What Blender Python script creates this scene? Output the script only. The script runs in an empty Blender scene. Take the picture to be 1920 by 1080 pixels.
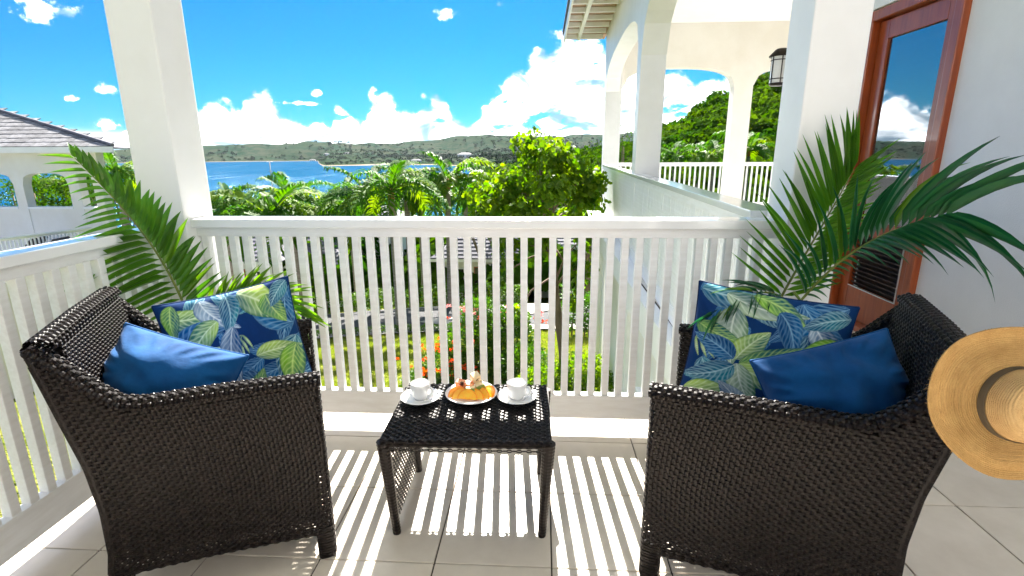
import bpy, bmesh, math, random
import numpy as np
from mathutils import Vector, Matrix, Quaternion
random.seed(7); RNG = np.random.default_rng(7)
SC = bpy.context.scene
COL = SC.collection
R = math.radians

# ------------------------------------------------------------------ camera
F_PX, PITCH, YAW, ROLL = 976.863, 0.2541, -0.0578, -0.0049
CAM = Vector((0.3556, -2.2708, 1.3577))
def cam_axes():
    cy, sy, c, s = math.cos(YAW), math.sin(YAW), math.cos(PITCH), math.sin(PITCH)
    r0 = Vector((cy, -sy, 0)); fw = Vector((c*sy, c*cy, -s)); up = Vector((s*sy, s*cy, c))
    cr, sr = math.cos(ROLL), math.sin(ROLL)
    return cr*r0 + sr*up, cr*up - sr*r0, fw
_r, _u, _f = cam_axes()
cam = bpy.data.cameras.new('camera'); camo = bpy.data.objects.new('camera', cam); COL.objects.link(camo)
m = Matrix((_r, _u, -_f)).transposed().to_4x4(); m.translation = CAM
camo.matrix_world = m
cam.sensor_width = 36; cam.lens = F_PX/1920*36; cam.clip_start = 0.05; cam.clip_end = 30000
SC.camera = camo
def ray(x, y): return _f + _r*((x-960)/F_PX) - _u*((y-540)/F_PX)
def at(x, y, Y):
    d = ray(x, y); return CAM + d*((Y-CAM.y)/d.y)
def atz(x, y, z):
    d = ray(x, y); return CAM + d*((z-CAM.z)/d.z)
def atx(x, y, X):
    d = ray(x, y); return CAM + d*((X-CAM.x)/d.x)

# ------------------------------------------------------------------ world / sun / exposure
SUN_EL, SUN_AZ = R(41.5), R(-4.0)
SKY_STRENGTH, CLOUD_STRENGTH, EXPOSURE, SUN_STRENGTH = 0.05, 0.86, 3.45, 2.45
w = bpy.data.worlds.new('World'); SC.world = w; w.use_nodes = True
nt = w.node_tree; N = nt.nodes; L = nt.links
for n in list(N): N.remove(n)
def wm(op, a, b=None, c=None, clamp=False):
    n = N.new('ShaderNodeMath'); n.operation = op; n.use_clamp = clamp
    for i, v in enumerate((a, b, c)):
        if v is None: continue
        if isinstance(v, (int, float)): n.inputs[i].default_value = v
        else: L.new(v, n.inputs[i])
    return n.outputs[0]
def wsmooth(x, lo, hi, o0=0.0, o1=1.0):
    n = N.new('ShaderNodeMapRange'); n.interpolation_type = 'SMOOTHSTEP'; L.new(x, n.inputs[0])
    n.inputs[1].default_value = lo; n.inputs[2].default_value = hi; n.inputs[3].default_value = o0; n.inputs[4].default_value = o1
    return n.outputs[0]
def wnoise(vec, scale, detail=6, rough=0.6, dist=0.0):
    n = N.new('ShaderNodeTexNoise'); n.noise_dimensions = '3D'; L.new(vec, n.inputs['Vector'])
    n.inputs['Scale'].default_value = scale; n.inputs['Detail'].default_value = detail
    n.inputs['Roughness'].default_value = rough; n.inputs['Distortion'].default_value = dist
    return n.outputs[0]
sky = N.new('ShaderNodeTexSky'); sky.sky_type = 'NISHITA'; sky.sun_disc = False
sky.sun_elevation = SUN_EL; sky.sun_rotation = SUN_AZ; sky.altitude = 0; sky.air_density = 1.0; sky.dust_density = 0.3; sky.ozone_density = 3.0
hsv = N.new('ShaderNodeMix'); hsv.data_type = 'RGBA'; hsv.blend_type = 'MULTIPLY'; hsv.inputs[0].default_value = 1.0; hsv.inputs[7].default_value = (0.009, 0.140, 0.246, 1)
L.new(sky.outputs[0], hsv.inputs[6])
tc = N.new('ShaderNodeTexCoord'); gen = tc.outputs['Generated']
sep = N.new('ShaderNodeSeparateXYZ'); L.new(gen, sep.inputs[0])
az = wm('ARCTAN2', sep.outputs[0], sep.outputs[1]); el = wm('ARCSINE', sep.outputs[2])
# height of the cumulus bank by azimuth (degrees)
tops = [(-60,4),(-50,2.4),(-46,1.6),(-38,1.9),(-34.5,3.6),(-31,4.2),(-29.6,4.6),(-28.4,6.6),(-27.2,5.8),(-26,4.2),(-24.4,3.2),(-22.6,2.5),(-21.3,3.6),(-20.2,5.0),(-19,4.2),(-18,4.6),(-16.9,7.0),(-15.6,6.0),
 (-14.2,5.2),(-12.8,5.3),(-11.2,5.2),(-9.6,4.2),(-8,3.5),(-6.4,4.8),(-4.8,6.2),(-3.4,7.8),(-1.6,9.3),(0.6,10.3),(3,10.6),(6,10.2),(10,8.6),(15,7.4),(20,6.8),(28,6.5),(40,6),(60,5)]
fc = N.new('ShaderNodeFloatCurve'); cv = fc.mapping.curves[0]
for i, (a, h) in enumerate(tops):
    x, y = (a+60)/120, h/12
    if i < 2: cv.points[i].location = (x, y)
    else: cv.points.new(x, y)
cv.points[0].location = (0.0, tops[0][1]/12)
fc.mapping.update()
azn = wm('MULTIPLY_ADD', az, 1/R(120), 0.5, clamp=True)
L.new(azn, fc.inputs['Value'])
htop = wm('MULTIPLY', fc.outputs[0], R(12))
n_big = wnoise(gen, 14, 8, 0.62); n_fine = wnoise(gen, 55, 6, 0.65)
vor = N.new('ShaderNodeTexVoronoi'); vor.feature = 'SMOOTH_F1'; vor.inputs['Scale'].default_value = 34; L.new(gen, vor.inputs['Vector'])
puff = wm('ADD', wm('MULTIPLY', wm('SUBTRACT', n_big, 0.5), 0.085), wm('MULTIPLY', wm('SUBTRACT', 0.42, vor.outputs['Distance']), 0.05))
puff = wm('ADD', puff, wm('MULTIPLY', wm('SUBTRACT', n_fine, 0.5), 0.03))
bank = wsmooth(wm('ADD', wm('SUBTRACT', htop, el), puff), -0.004, 0.017)
gap_v = N.new('ShaderNodeMapping'); gap_v.inputs['Scale'].default_value = (1, 1, 2.2); gap_v.inputs['Location'].default_value = (0.33, 0.1, 0.2); L.new(gen, gap_v.inputs[0])
n_gap = wnoise(gap_v.outputs[0], 15, 5, 0.55, 0.3)
bank = wm('MULTIPLY', bank, wsmooth(n_gap, 0.585, 0.65, 1.0, 0.18))
low = wsmooth(el, R(0.8), R(2.6), 0.85, 0.0)
bank = wm('MAXIMUM', bank, wm('MULTIPLY', low, wsmooth(n_gap, 0.60, 0.70, 1.0, 0.45)))
# small stray clouds plus an unseen cloud field overhead, put in for fill light
stray = None
for (a, e, ra, re) in [(-42.7,10.9,1.7,1.25),(-41.2,10.8,1.3,0.7),(-9.9,13.2,1.5,0.75),(-4.5,14.0,0.6,0.4),(-42.0,4.4,0.65,0.35),(-39.6,5.2,1.3,0.55),(-40.0,2.4,1.5,0.6),(-22.6,5.7,0.75,0.35),(1.8,11.2,1.4,0.7),(-24.5,4.75,2.6,0.22),(-37,1.2,3.5,.5)]:
    da = wm('MULTIPLY', wm('SUBTRACT', az, R(a)), 1/R(ra)); de = wm('MULTIPLY', wm('SUBTRACT', el, R(e)), 1/R(re))
    d2 = wm('SQRT', wm('ADD', wm('MULTIPLY', da, da), wm('MULTIPLY', de, de)))
    v = wm('SUBTRACT', 1.0, d2)
    stray = v if stray is None else wm('MAXIMUM', stray, v)
stray = wm('ADD', stray, wm('MULTIPLY', wm('SUBTRACT', n_fine, 0.5), 3.2))
stray = wsmooth(stray, 0.05, 0.9, 0.0, 0.9)
fld = N.new('ShaderNodeMapping'); fld.inputs['Scale'].default_value = (1, 1, 1.5); L.new(gen, fld.inputs[0])
field = wsmooth(wnoise(fld.outputs[0], 3.2, 9, 0.6), 0.50, 0.60)
field = wm('MULTIPLY', field, wsmooth(el, R(17), R(30)))
cl = wm('POWER', wm('MAXIMUM', wm('MAXIMUM', bank, stray), field), 2.4)
shade_n = wnoise(gap_v.outputs[0], 11, 4, 0.5, 0.6)
crmp = N.new('ShaderNodeMix'); crmp.data_type = 'RGBA'
L.new(wm('POWER', wsmooth(shade_n, 0.40, 0.64), 0.55), crmp.inputs[0]); crmp.inputs[6].default_value = (1, 1, 1, 1); crmp.inputs[7].default_value = (0.036, 0.072, 0.098, 1)
bgs = N.new('ShaderNodeBackground'); L.new(hsv.outputs[2], bgs.inputs[0]); bgs.inputs[1].default_value = SKY_STRENGTH
bgc = N.new('ShaderNodeBackground'); L.new(crmp.outputs[2], bgc.inputs[0]); bgc.inputs[1].default_value = CLOUD_STRENGTH
mx = N.new('ShaderNodeMixShader'); L.new(cl, mx.inputs[0]); L.new(bgs.outputs[0], mx.inputs[1]); L.new(bgc.outputs[0], mx.inputs[2])
wo = N.new('ShaderNodeOutputWorld'); L.new(mx.outputs[0], wo.inputs[0])
w.cycles.sampling_method = 'MANUAL'; w.cycles.sample_map_resolution = 1024

sd = Vector((math.sin(SUN_AZ)*math.cos(SUN_EL), math.cos(SUN_AZ)*math.cos(SUN_EL), math.sin(SUN_EL)))
sun = bpy.data.lights.new('sun', 'SUN'); sun.energy = SUN_STRENGTH; sun.angle = R(0.5); sun.color = (1.0, 0.94, 0.85)
suno = bpy.data.objects.new('sun', sun); COL.objects.link(suno); suno.rotation_mode = 'QUATERNION'; suno.rotation_quaternion = (-sd).to_track_quat('-Z', 'Y')
suno.location = (0, 5, 20)
vs = SC.view_settings; vs.view_transform = 'Standard'; vs.look = 'None'; vs.gamma = 1; vs.exposure = EXPOSURE; vs.use_curve_mapping = False
SC.render.engine = 'CYCLES'
SC.cycles.use_denoising = True; SC.cycles.max_bounces = 10; SC.cycles.diffuse_bounces = 6; SC.cycles.transparent_max_bounces = 12; SC.cycles.sample_clamp_indirect = 8

# ------------------------------------------------------------------ materials
MATS = {}
def nd(t, typ, **kw):
    n = t.nodes.new(typ)
    for k, v in kw.items():
        if k in n.inputs.keys(): n.inputs[k].default_value = v
        else: setattr(n, k, v)
    return n
def mat(name, col, rough=0.6, spec=0.5, var=0.0, vscale=8.0, col2=None, bump=0.0, bscale=60.0, metal=0.0, detail=5, coat=0.0, stretch=None, lo=0.35, hi=0.65, transl=0.0, objrand=0.0, sheen=0.0):
    """Principled surface: colour mottled between col and col2 by noise, fine bump, optional translucency"""
    mt = bpy.data.materials.new(name); mt.use_nodes = True; t = mt.node_tree; b = t.nodes['Principled BSDF']
    b.inputs['Roughness'].default_value = rough; b.inputs['Metallic'].default_value = metal
    b.inputs['Specular IOR Level'].default_value = spec; b.inputs['Coat Weight'].default_value = coat; b.inputs['Sheen Weight'].default_value = sheen
    c1 = (*col, 1); c2 = (*(col2 if col2 else [min(1, c*(1-var)) for c in col]), 1)
    tcn = nd(t, 'ShaderNodeTexCoord'); vec = tcn.outputs['Object']
    if stretch:
        mp = nd(t, 'ShaderNodeMapping'); mp.inputs['Scale'].default_value = stretch; t.links.new(vec, mp.inputs[0]); vec = mp.outputs[0]
    nz = nd(t, 'ShaderNodeTexNoise', Scale=vscale, Detail=detail, Roughness=0.6); t.links.new(vec, nz.inputs['Vector'])
    mr = nd(t, 'ShaderNodeMapRange'); mr.inputs[1].default_value = lo; mr.inputs[2].default_value = hi; t.links.new(nz.outputs[0], mr.inputs[0])
    mixn = nd(t, 'ShaderNodeMix', data_type='RGBA'); mixn.inputs[6].default_value = c1; mixn.inputs[7].default_value = c2; t.links.new(mr.outputs[0], mixn.inputs[0])
    out = mixn.outputs[2]
    if objrand:
        oi = nd(t, 'ShaderNodeObjectInfo'); mr2 = nd(t, 'ShaderNodeMapRange'); mr2.inputs[3].default_value = 1-objrand; mr2.inputs[4].default_value = 1+objrand; t.links.new(oi.outputs['Random'], mr2.inputs[0])
        h = nd(t, 'ShaderNodeHueSaturation'); t.links.new(mr2.outputs[0], h.inputs['Value']); t.links.new(out, h.inputs['Color']); out = h.outputs[0]
    t.links.new(out, b.inputs['Base Color'])
    if bump:
        nb = nd(t, 'ShaderNodeTexNoise', Scale=bscale, Detail=4); t.links.new(vec, nb.inputs['Vector'])
        bp = nd(t, 'ShaderNodeBump', Strength=bump, Distance=0.01); t.links.new(nb.outputs[0], bp.inputs['Height']); t.links.new(bp.outputs[0], b.inputs['Normal'])
    if transl:
        tr = nd(t, 'ShaderNodeBsdfTranslucent'); h2 = nd(t, 'ShaderNodeHueSaturation', Saturation=1.15, Value=1.9); t.links.new(out, h2.inputs['Color']); t.links.new(h2.outputs[0], tr.inputs[0])
        ms = nd(t, 'ShaderNodeMixShader'); ms.inputs[0].default_value = transl; t.links.new(b.outputs[0], ms.inputs[1]); t.links.new(tr.outputs[0], ms.inputs[2])
        t.links.new(ms.outputs[0], t.nodes['Material Output'].inputs[0])
    MATS[name] = mt
    return mt
WHITE = mat('white_paint', (0.83, 0.835, 0.84), 0.42, 0.4, col2=(0.77, 0.77, 0.765), vscale=2.2, detail=9, bump=0.06, bscale=25)
WOODWHITE = mat('white_painted_timber', (0.82, 0.828, 0.84), 0.35, 0.5, col2=(0.75, 0.75, 0.75), vscale=7, bump=0.12, bscale=40, stretch=(1, 6, 6))
CAPWHITE = mat('glossy_white_cap', (0.80, 0.81, 0.82), 0.3, 0.5, var=0.05, vscale=4, coat=1.0)
CAPWHITE.node_tree.nodes['Principled BSDF'].inputs['Coat Roughness'].default_value = 0.08
STUCCO = mat('white_stucco', (0.80, 0.80, 0.79), 0.8, 0.3, col2=(0.75, 0.745, 0.735), vscale=2.5, bump=0.25, bscale=160)
CREAM = mat('cream_stucco', (0.80, 0.775, 0.725), 0.8, 0.3, col2=(0.75, 0.715, 0.65), vscale=1.5, bump=0.2, bscale=120)
CEIL = mat('ceiling_paint', (0.82, 0.81, 0.79), 0.7, 0.3, var=0.04, vscale=3)
TILE = mat('floor_tile', (0.74, 0.665, 0.575), 0.27, 0.5, col2=(0.63, 0.555, 0.465), vscale=5, bump=0.05, bscale=14, objrand=0.05, detail=9, lo=.3, hi=.72)
GROUT = mat('grout', (0.075, 0.06, 0.05), 0.9, 0.2, var=0.3)
WICKER = mat('dark_wicker', (0.0040, 0.0024, 0.0023), 0.38, 0.22, col2=(0.0095, 0.0056, 0.0050), vscale=30)
WICKERPAN = mat('dark_backing', (0.010, 0.008, 0.008), 0.6, 0.3, var=0.2)
BLUE = mat('blue_velvet', (0.003, 0.075, 0.235), 0.8, 0.15, col2=(0.002, 0.048, 0.165), vscale=9, bump=0.3, bscale=22, sheen=0.06)
SEATBLUE = mat('teal_seat_fabric', (0.01, 0.13, 0.30), 0.8, 0.2, var=0.3, vscale=12, bump=0.1, bscale=200)
MAHOG = mat('mahogany', (0.37, 0.078, 0.015), 0.28, 0.5, col2=(0.25, 0.044, 0.010), vscale=6, stretch=(7, 7, 0.5), bump=0.05, bscale=30, coat=0.25)
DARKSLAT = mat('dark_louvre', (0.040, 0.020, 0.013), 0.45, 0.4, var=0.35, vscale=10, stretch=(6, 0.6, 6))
CURTAIN = mat('sheer_curtain', (0.72, 0.74, 0.73), 0.9, 0.1, var=0.15, vscale=4)
BRONZE = mat('bronze_metal', (0.06, 0.045, 0.035), 0.45, 0.5, var=0.3, metal=0.7)
OPAL = mat('opal_glass', (0.82, 0.80, 0.76), 0.25, 0.5, var=0.03)
CERAMIC = mat('white_ceramic', (0.84, 0.84, 0.84), 0.08, 0.6, var=0.01)
STEEL = mat('polished_steel', (0.75, 0.75, 0.76), 0.12, 0.5, metal=1.0)
ORANGE = mat('orange_flesh', (0.95, 0.36, 0.01), 0.3, 0.5, col2=(0.90, 0.52, 0.04), vscale=70, bump=0.2, bscale=140)
PEEL = mat('orange_peel', (0.93, 0.30, 0.005), 0.4, 0.5, var=0.1, bump=0.2, bscale=300)
PAPAYA = mat('papaya_flesh', (0.88, 0.22, 0.07), 0.35, 0.5, col2=(0.92, 0.50, 0.26), vscale=35)
MELON = mat('pale_melon_flesh', (0.88, 0.62, 0.34), 0.35, 0.5, col2=(0.90, 0.76, 0.48), vscale=30)
RIND = mat('green_rind', (0.16, 0.24, 0.03), 0.4, 0.5, col2=(0.26, 0.32, 0.05), vscale=40)
SPICE = mat('brown_spice', (0.07, 0.025, 0.015), 0.6, 0.3, var=0.3)
STRAW = mat('straw', (0.62, 0.37, 0.14), 0.75, 0.25, col2=(0.42, 0.22, 0.07), vscale=60, bump=0.5, bscale=220, stretch=(1, 1, 2))
STRAW_OLD = None
STRAWPALE = mat('pale_straw', (0.66, 0.44, 0.22), 0.75, 0.25, col2=(0.50, 0.30, 0.12), vscale=90, bump=0.6, bscale=300)
BAND = mat('taupe_ribbon', (0.115, 0.088, 0.055), 0.7, 0.3, var=0.12, vscale=30, stretch=(1, 1, 8))
FROND = mat('frond_green', (0.050, 0.165, 0.018), 0.38, 0.4, col2=(0.100, 0.22, 0.028), vscale=3, transl=0.38, objrand=0.25)
FRONDDARK = mat('frond_deep_green', (0.010, 0.088, 0.040), 0.30, 0.5, col2=(0.03, 0.13, 0.034), vscale=3, transl=0.25, objrand=0.2)
FRONDYEL = mat('frond_yellow_green', (0.12, 0.22, 0.016), 0.35, 0.5, col2=(0.07, 0.18, 0.016), vscale=3, transl=0.45, objrand=0.2)
RACHIS = mat('rachis', (0.20, 0.22, 0.04), 0.45, 0.4, col2=(0.10, 0.16, 0.02), vscale=8, stretch=(1, 1, 1))
PALMLEAF = mat('palm_leaf', (0.032, 0.110, 0.010), 0.55, 0.08, col2=(0.080, 0.175, 0.014), vscale=1.2, transl=0.38)
PALMLEAF2 = mat('palm_leaf_yellowish', (0.095, 0.185, 0.010), 0.50, 0.2, col2=(0.15, 0.22, 0.016), vscale=1.2, transl=0.42)
TREELEAF = mat('broad_leaf', (0.040, 0.125, 0.010), 0.5, 0.25, col2=(0.16, 0.235, 0.014), vscale=3.5, transl=0.55, objrand=0.25)
SHRUBLEAF = mat('shrub_leaf', (0.032, 0.095, 0.012), 0.45, 0.25, col2=(0.075, 0.16, 0.016), vscale=3, transl=0.35)
HEDGELEAF = mat('hedge_leaf', (0.038, 0.10, 0.010), 0.5, 0.2, col2=(0.095, 0.18, 0.014), vscale=3, transl=0.3)
FORESTLEAF = mat('forest_leaf', (0.020, 0.062, 0.008), 0.7, 0.0, col2=(0.070, 0.125, 0.012), vscale=0.09, transl=0.3, detail=9, lo=0.38, hi=0.62)
FARLEAF = mat('far_bush', (0.014, 0.036, 0.014), 0.85, 0.0, col2=(0.024, 0.052, 0.018), vscale=0.02, detail=8)
PETAL = mat('red_petal', (0.70, 0.05, 0.02), 0.5, 0.3, col2=(0.85, 0.16, 0.04), vscale=20, transl=0.35)
PINKPETAL = mat('pink_petal', (0.75, 0.22, 0.24), 0.5, 0.3, col2=(0.85, 0.40, 0.38), vscale=20, transl=0.35)
BARK = mat('tree_bark', (0.24, 0.18, 0.13), 0.85, 0.2, col2=(0.14, 0.10, 0.07), vscale=8, bump=0.5, bscale=20, stretch=(1, 1, 0.3))
PALMBARK = mat('palm_bark', (0.30, 0.27, 0.23), 0.85, 0.2, col2=(0.17, 0.15, 0.125), vscale=3, bump=0.5, bscale=9, stretch=(0.4, 0.4, 5))
PALMFIBRE = mat('palm_fibre', (0.36, 0.19, 0.07), 0.85, 0.2, col2=(0.20, 0.10, 0.04), vscale=8, stretch=(2, 2, 0.4))
SHINGLE = mat('grey_shingle', (0.24, 0.24, 0.25), 0.85, 0.25, col2=(0.12, 0.118, 0.125), vscale=9, bump=0.3, bscale=40, objrand=0.25)
SHINGLEDK = mat('slate_shingle', (0.16, 0.16, 0.19), 0.8, 0.25, col2=(0.10, 0.10, 0.125), vscale=2, bump=0.3, bscale=40, objrand=0.25)
SOFFIT = mat('soffit_board', (0.40, 0.27, 0.20), 0.7, 0.3, col2=(0.34, 0.22, 0.15), vscale=4)
LAWN = mat('lawn_grass', (0.13, 0.19, 0.022), 0.9, 0.15, col2=(0.19, 0.235, 0.03), vscale=0.9, detail=9, bump=0.5, bscale=30)
GRASSBLADE = mat('grass_blade', (0.17, 0.24, 0.035), 0.8, 0.05, col2=(0.25, 0.28, 0.05), vscale=1.0, transl=0.3)
ASPHALT = mat('asphalt', (0.050, 0.052, 0.056), 0.9, 0.2, col2=(0.075, 0.076, 0.08), vscale=3, bump=0.2, bscale=50)
CONCRETE = mat('pale_concrete', (0.38, 0.36, 0.33), 0.9, 0.2, col2=(0.28, 0.26, 0.23), vscale=1.5, bump=0.2, bscale=30)
DARKFURN = mat('dark_furniture', (0.025, 0.018, 0.018), 0.5, 0.4, var=0.3)
PALEBLUE = mat('pale_blue_cushion', (0.35, 0.55, 0.68), 0.8, 0.2, var=0.1)
def straw(name, c1, c2, fr, radial):
    mt = bpy.data.materials.new(name); mt.use_nodes = True; t = mt.node_tree; b = t.nodes['Principled BSDF']; b.inputs['Roughness'].default_value = .75; b.inputs['Specular IOR Level'].default_value = .25
    tcn = nd(t, 'ShaderNodeTexCoord'); sp = nd(t, 'ShaderNodeSeparateXYZ'); t.links.new(tcn.outputs['Object'], sp.inputs[0])
    xy = nd(t, 'ShaderNodeCombineXYZ')
    if radial: t.links.new(sp.outputs[0], xy.inputs[0]); t.links.new(sp.outputs[1], xy.inputs[1])
    else: t.links.new(sp.outputs[2], xy.inputs[2])
    ln = nd(t, 'ShaderNodeVectorMath', operation='LENGTH'); t.links.new(xy.outputs[0], ln.inputs[0])
    nz = nd(t, 'ShaderNodeTexNoise', Scale=18, Detail=6, Roughness=.7); t.links.new(tcn.outputs['Object'], nz.inputs['Vector'])
    fine = nd(t, 'ShaderNodeTexNoise', Scale=420, Detail=3); t.links.new(tcn.outputs['Object'], fine.inputs['Vector'])
    def m_(op, a, c):
        n = nd(t, 'ShaderNodeMath', operation=op)
        for i, v in enumerate((a, c)):
            if isinstance(v, (int, float)): n.inputs[i].default_value = v
            elif v is not None: t.links.new(v, n.inputs[i])
        return n.outputs[0]
    ph = m_('ADD', m_('MULTIPLY', ln.outputs['Value'], fr), m_('MULTIPLY', nz.outputs[0], 9.0)); ring = m_('MULTIPLY', m_('ADD', m_('SINE', ph, None), 1.0), .5)
    f = m_('ADD', m_('MULTIPLY', ring, .20), m_('ADD', m_('MULTIPLY', m_('SUBTRACT', nz.outputs[0], .5), 1.6), m_('MULTIPLY', m_('SUBTRACT', fine.outputs[0], .5), 1.3))); f = m_('ADD', f, .32)
    mx_ = nd(t, 'ShaderNodeMix', data_type='RGBA', clamp_factor=True); t.links.new(f, mx_.inputs[0]); mx_.inputs[6].default_value = (*c1, 1); mx_.inputs[7].default_value = (*c2, 1); t.links.new(mx_.outputs[2], b.inputs['Base Color'])
    hgt = m_('ADD', ring, m_('MULTIPLY', fine.outputs[0], .8)); bp = nd(t, 'ShaderNodeBump', Strength=.6, Distance=.002); t.links.new(hgt, bp.inputs['Height']); t.links.new(bp.outputs[0], b.inputs['Normal'])
    return mt
STRAW = straw('straw_braid', (0.66, 0.40, 0.15), (0.42, 0.22, 0.065), 1250, True); STRAWPALE = straw('pale_straw_braid', (0.66, 0.43, 0.19), (0.50, 0.29, 0.11), 1100, False)
MAST = mat('grey_mast', (0.30, 0.30, 0.30), 0.5, 0.5, var=0.1, metal=0.3)
DARKWIN = mat('dark_window', (0.03, 0.03, 0.035), 0.2, 0.5, var=0.2)

# ------------------------------------------------------------------ mesh helpers
def fast_mesh(name, V, faces_list, mats=None, smooth=False):
    """V (n,3); faces_list: list of (m,k) int arrays"""
    me = bpy.data.meshes.new(name)
    V = np.asarray(V, np.float32); me.vertices.add(len(V)); me.vertices.foreach_set('co', V.ravel())
    fl = [np.asarray(f, np.int32) for f in faces_list if len(f)]
    nl = sum(f.size for f in fl); nf = sum(len(f) for f in fl)
    me.loops.add(nl); me.polygons.add(nf)
    me.loops.foreach_set('vertex_index', np.concatenate([f.ravel() for f in fl]))
    st = []; o = 0
    for f in fl:
        st.append(o + np.arange(len(f))*f.shape[1]); o += f.size
    me.polygons.foreach_set('loop_start', np.concatenate(st).astype(np.int32))
    me.polygons.foreach_set('use_smooth', np.full(nf, bool(smooth)))
    me.update(calc_edges=True)
    for mt in (mats or []): me.materials.append(mt)
    return me
def link(name, data, parent=None, mtx=None):
    o = bpy.data.objects.new(name, data); COL.objects.link(o)
    if parent is not None: o.parent = parent
    if mtx is not None: o.matrix_local = mtx
    return o
def tag(o, label=None, cat=None, group=None, kind=None):
    if label: o['label'] = label
    if cat: o['category'] = cat
    if group: o['group'] = group
    if kind: o['kind'] = kind
    return o
def empty(name, loc=(0, 0, 0), rz=0.0, label=None, cat=None, group=None):
    o = bpy.data.objects.new(name, None); o.location = loc; o.rotation_euler = (0, 0, rz); o.empty_display_size = 0.1; COL.objects.link(o)
    return tag(o, label, cat, group)
class MB:
    """collects boxes, tubes, lathes and sheets for ONE mesh object"""
    def __init__(s): s.V = []; s.F = {}; s.n = 0
    def add(s, V, F):
        V = np.asarray(V, float).reshape(-1, 3)
        for f in F:
            f = np.asarray(f, int)
            if f.size: s.F.setdefault(f.shape[1], []).append(f + s.n)
        s.V.append(V); s.n += len(V); return s
    def box(s, a, b, bev=0.0, M=None):
        x0, y0, z0 = [min(a[i], b[i]) for i in range(3)]; x1, y1, z1 = [max(a[i], b[i]) for i in range(3)]
        if bev <= 0:
            V = np.array([(x, y, z) for z in (z0, z1) for y in (y0, y1) for x in (x0, x1)], float)
            F = [(0, 2, 3, 1), (4, 5, 7, 6), (0, 1, 5, 4), (2, 6, 7, 3), (0, 4, 6, 2), (1, 3, 7, 5)]
            if M is not None: V = np.array([M @ Vector(v) for v in V])
            return s.add(V, [np.array(F)])
        bm = bmesh.new(); bmesh.ops.create_cube(bm, size=1)
        for v in bm.verts: v.co = Vector(((x0+x1)/2+v.co.x*(x1-x0), (y0+y1)/2+v.co.y*(y1-y0), (z0+z1)/2+v.co.z*(z1-z0)))
        bmesh.ops.bevel(bm, geom=bm.edges[:], offset=bev, segments=2, affect='EDGES', profile=0.6)
        return s.bm(bm, M)
    def bm(s, bm, M=None):
        bm.verts.index_update(); V = np.array([(M @ v.co if M is not None else v.co)[:] for v in bm.verts]); fs = {}
        for f in bm.faces: fs.setdefault(len(f.verts), []).append([v.index for v in f.verts])
        bm.free(); return s.add(V, [np.array(x) for x in fs.values()])
    def tube(s, pts, rad, n=8, cap=True, flat=1.0):
        pts = [Vector(p) for p in pts]; k = len(pts)
        rad = [rad]*k if isinstance(rad, (int, float)) else rad
        V = []; prev = None
        for i, p in enumerate(pts):
            t = (pts[min(i+1, k-1)]-pts[max(i-1, 0)]).normalized()
            if prev is None:
                ref = Vector((0, 0, 1)) if abs(t.z) < 0.9 else Vector((1, 0, 0)); a = t.cross(ref).normalized()
            else: a = (prev - t*prev.dot(t)).normalized()
            prev = a; b = t.cross(a)
            for j in range(n):
                th = 2*math.pi*j/n; V.append(p + (a*math.cos(th) + b*math.sin(th)*flat)*rad[i])
        F = [(i*n+j, i*n+(j+1) % n, (i+1)*n+(j+1) % n, (i+1)*n+j) for i in range(k-1) for j in range(n)]
        fs = [np.array(F)]
        if cap: fs += [np.array([list(range(n))[::-1], [(k-1)*n+j for j in range(n)]])]
        return s.add(V, fs)
    def lathe(s, prof, n=32, M=None, sx=1, sy=1):
        V = []
        for r, z in prof:
            for j in range(n):
                th = 2*math.pi*j/n; v = Vector((r*math.cos(th)*sx, r*math.sin(th)*sy, z)); V.append(M @ v if M is not None else v)
        k = len(prof)
        return s.add(V, [np.array([(i*n+j, i*n+(j+1) % n, (i+1)*n+(j+1) % n, (i+1)*n+j) for i in range(k-1) for j in range(n)])])
    def prism(s, poly, d, M=None):
        """poly: list of 3D points (planar), extruded by vector d"""
        P = [Vector(p) for p in poly]; d = Vector(d); k = len(P); V = P + [p + d for p in P]
        if M is not None: V = [M @ v for v in V]
        F = np.array([(i, (i+1) % k, k+(i+1) % k, k+i) for i in range(k)])
        return s.add(V, [F, np.array([list(range(k))[::-1]]), np.array([list(range(k, 2*k))])])
    def mesh(s, name, mt, smooth=False):
        return fast_mesh(name, np.concatenate(s.V), [np.concatenate(f) for f in s.F.values()], [mt], smooth)
    def build(s, name, mt, parent=None, smooth=False, mtx=None):
        return link(name, s.mesh(name, mt, smooth), parent, mtx)
def dup(o, parent=None, keep_label=True):
    c = o.copy(); COL.objects.link(c)
    if parent is not None: c.parent = parent
    for ch in list(o.children): dup(ch, c)
    return c
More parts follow.
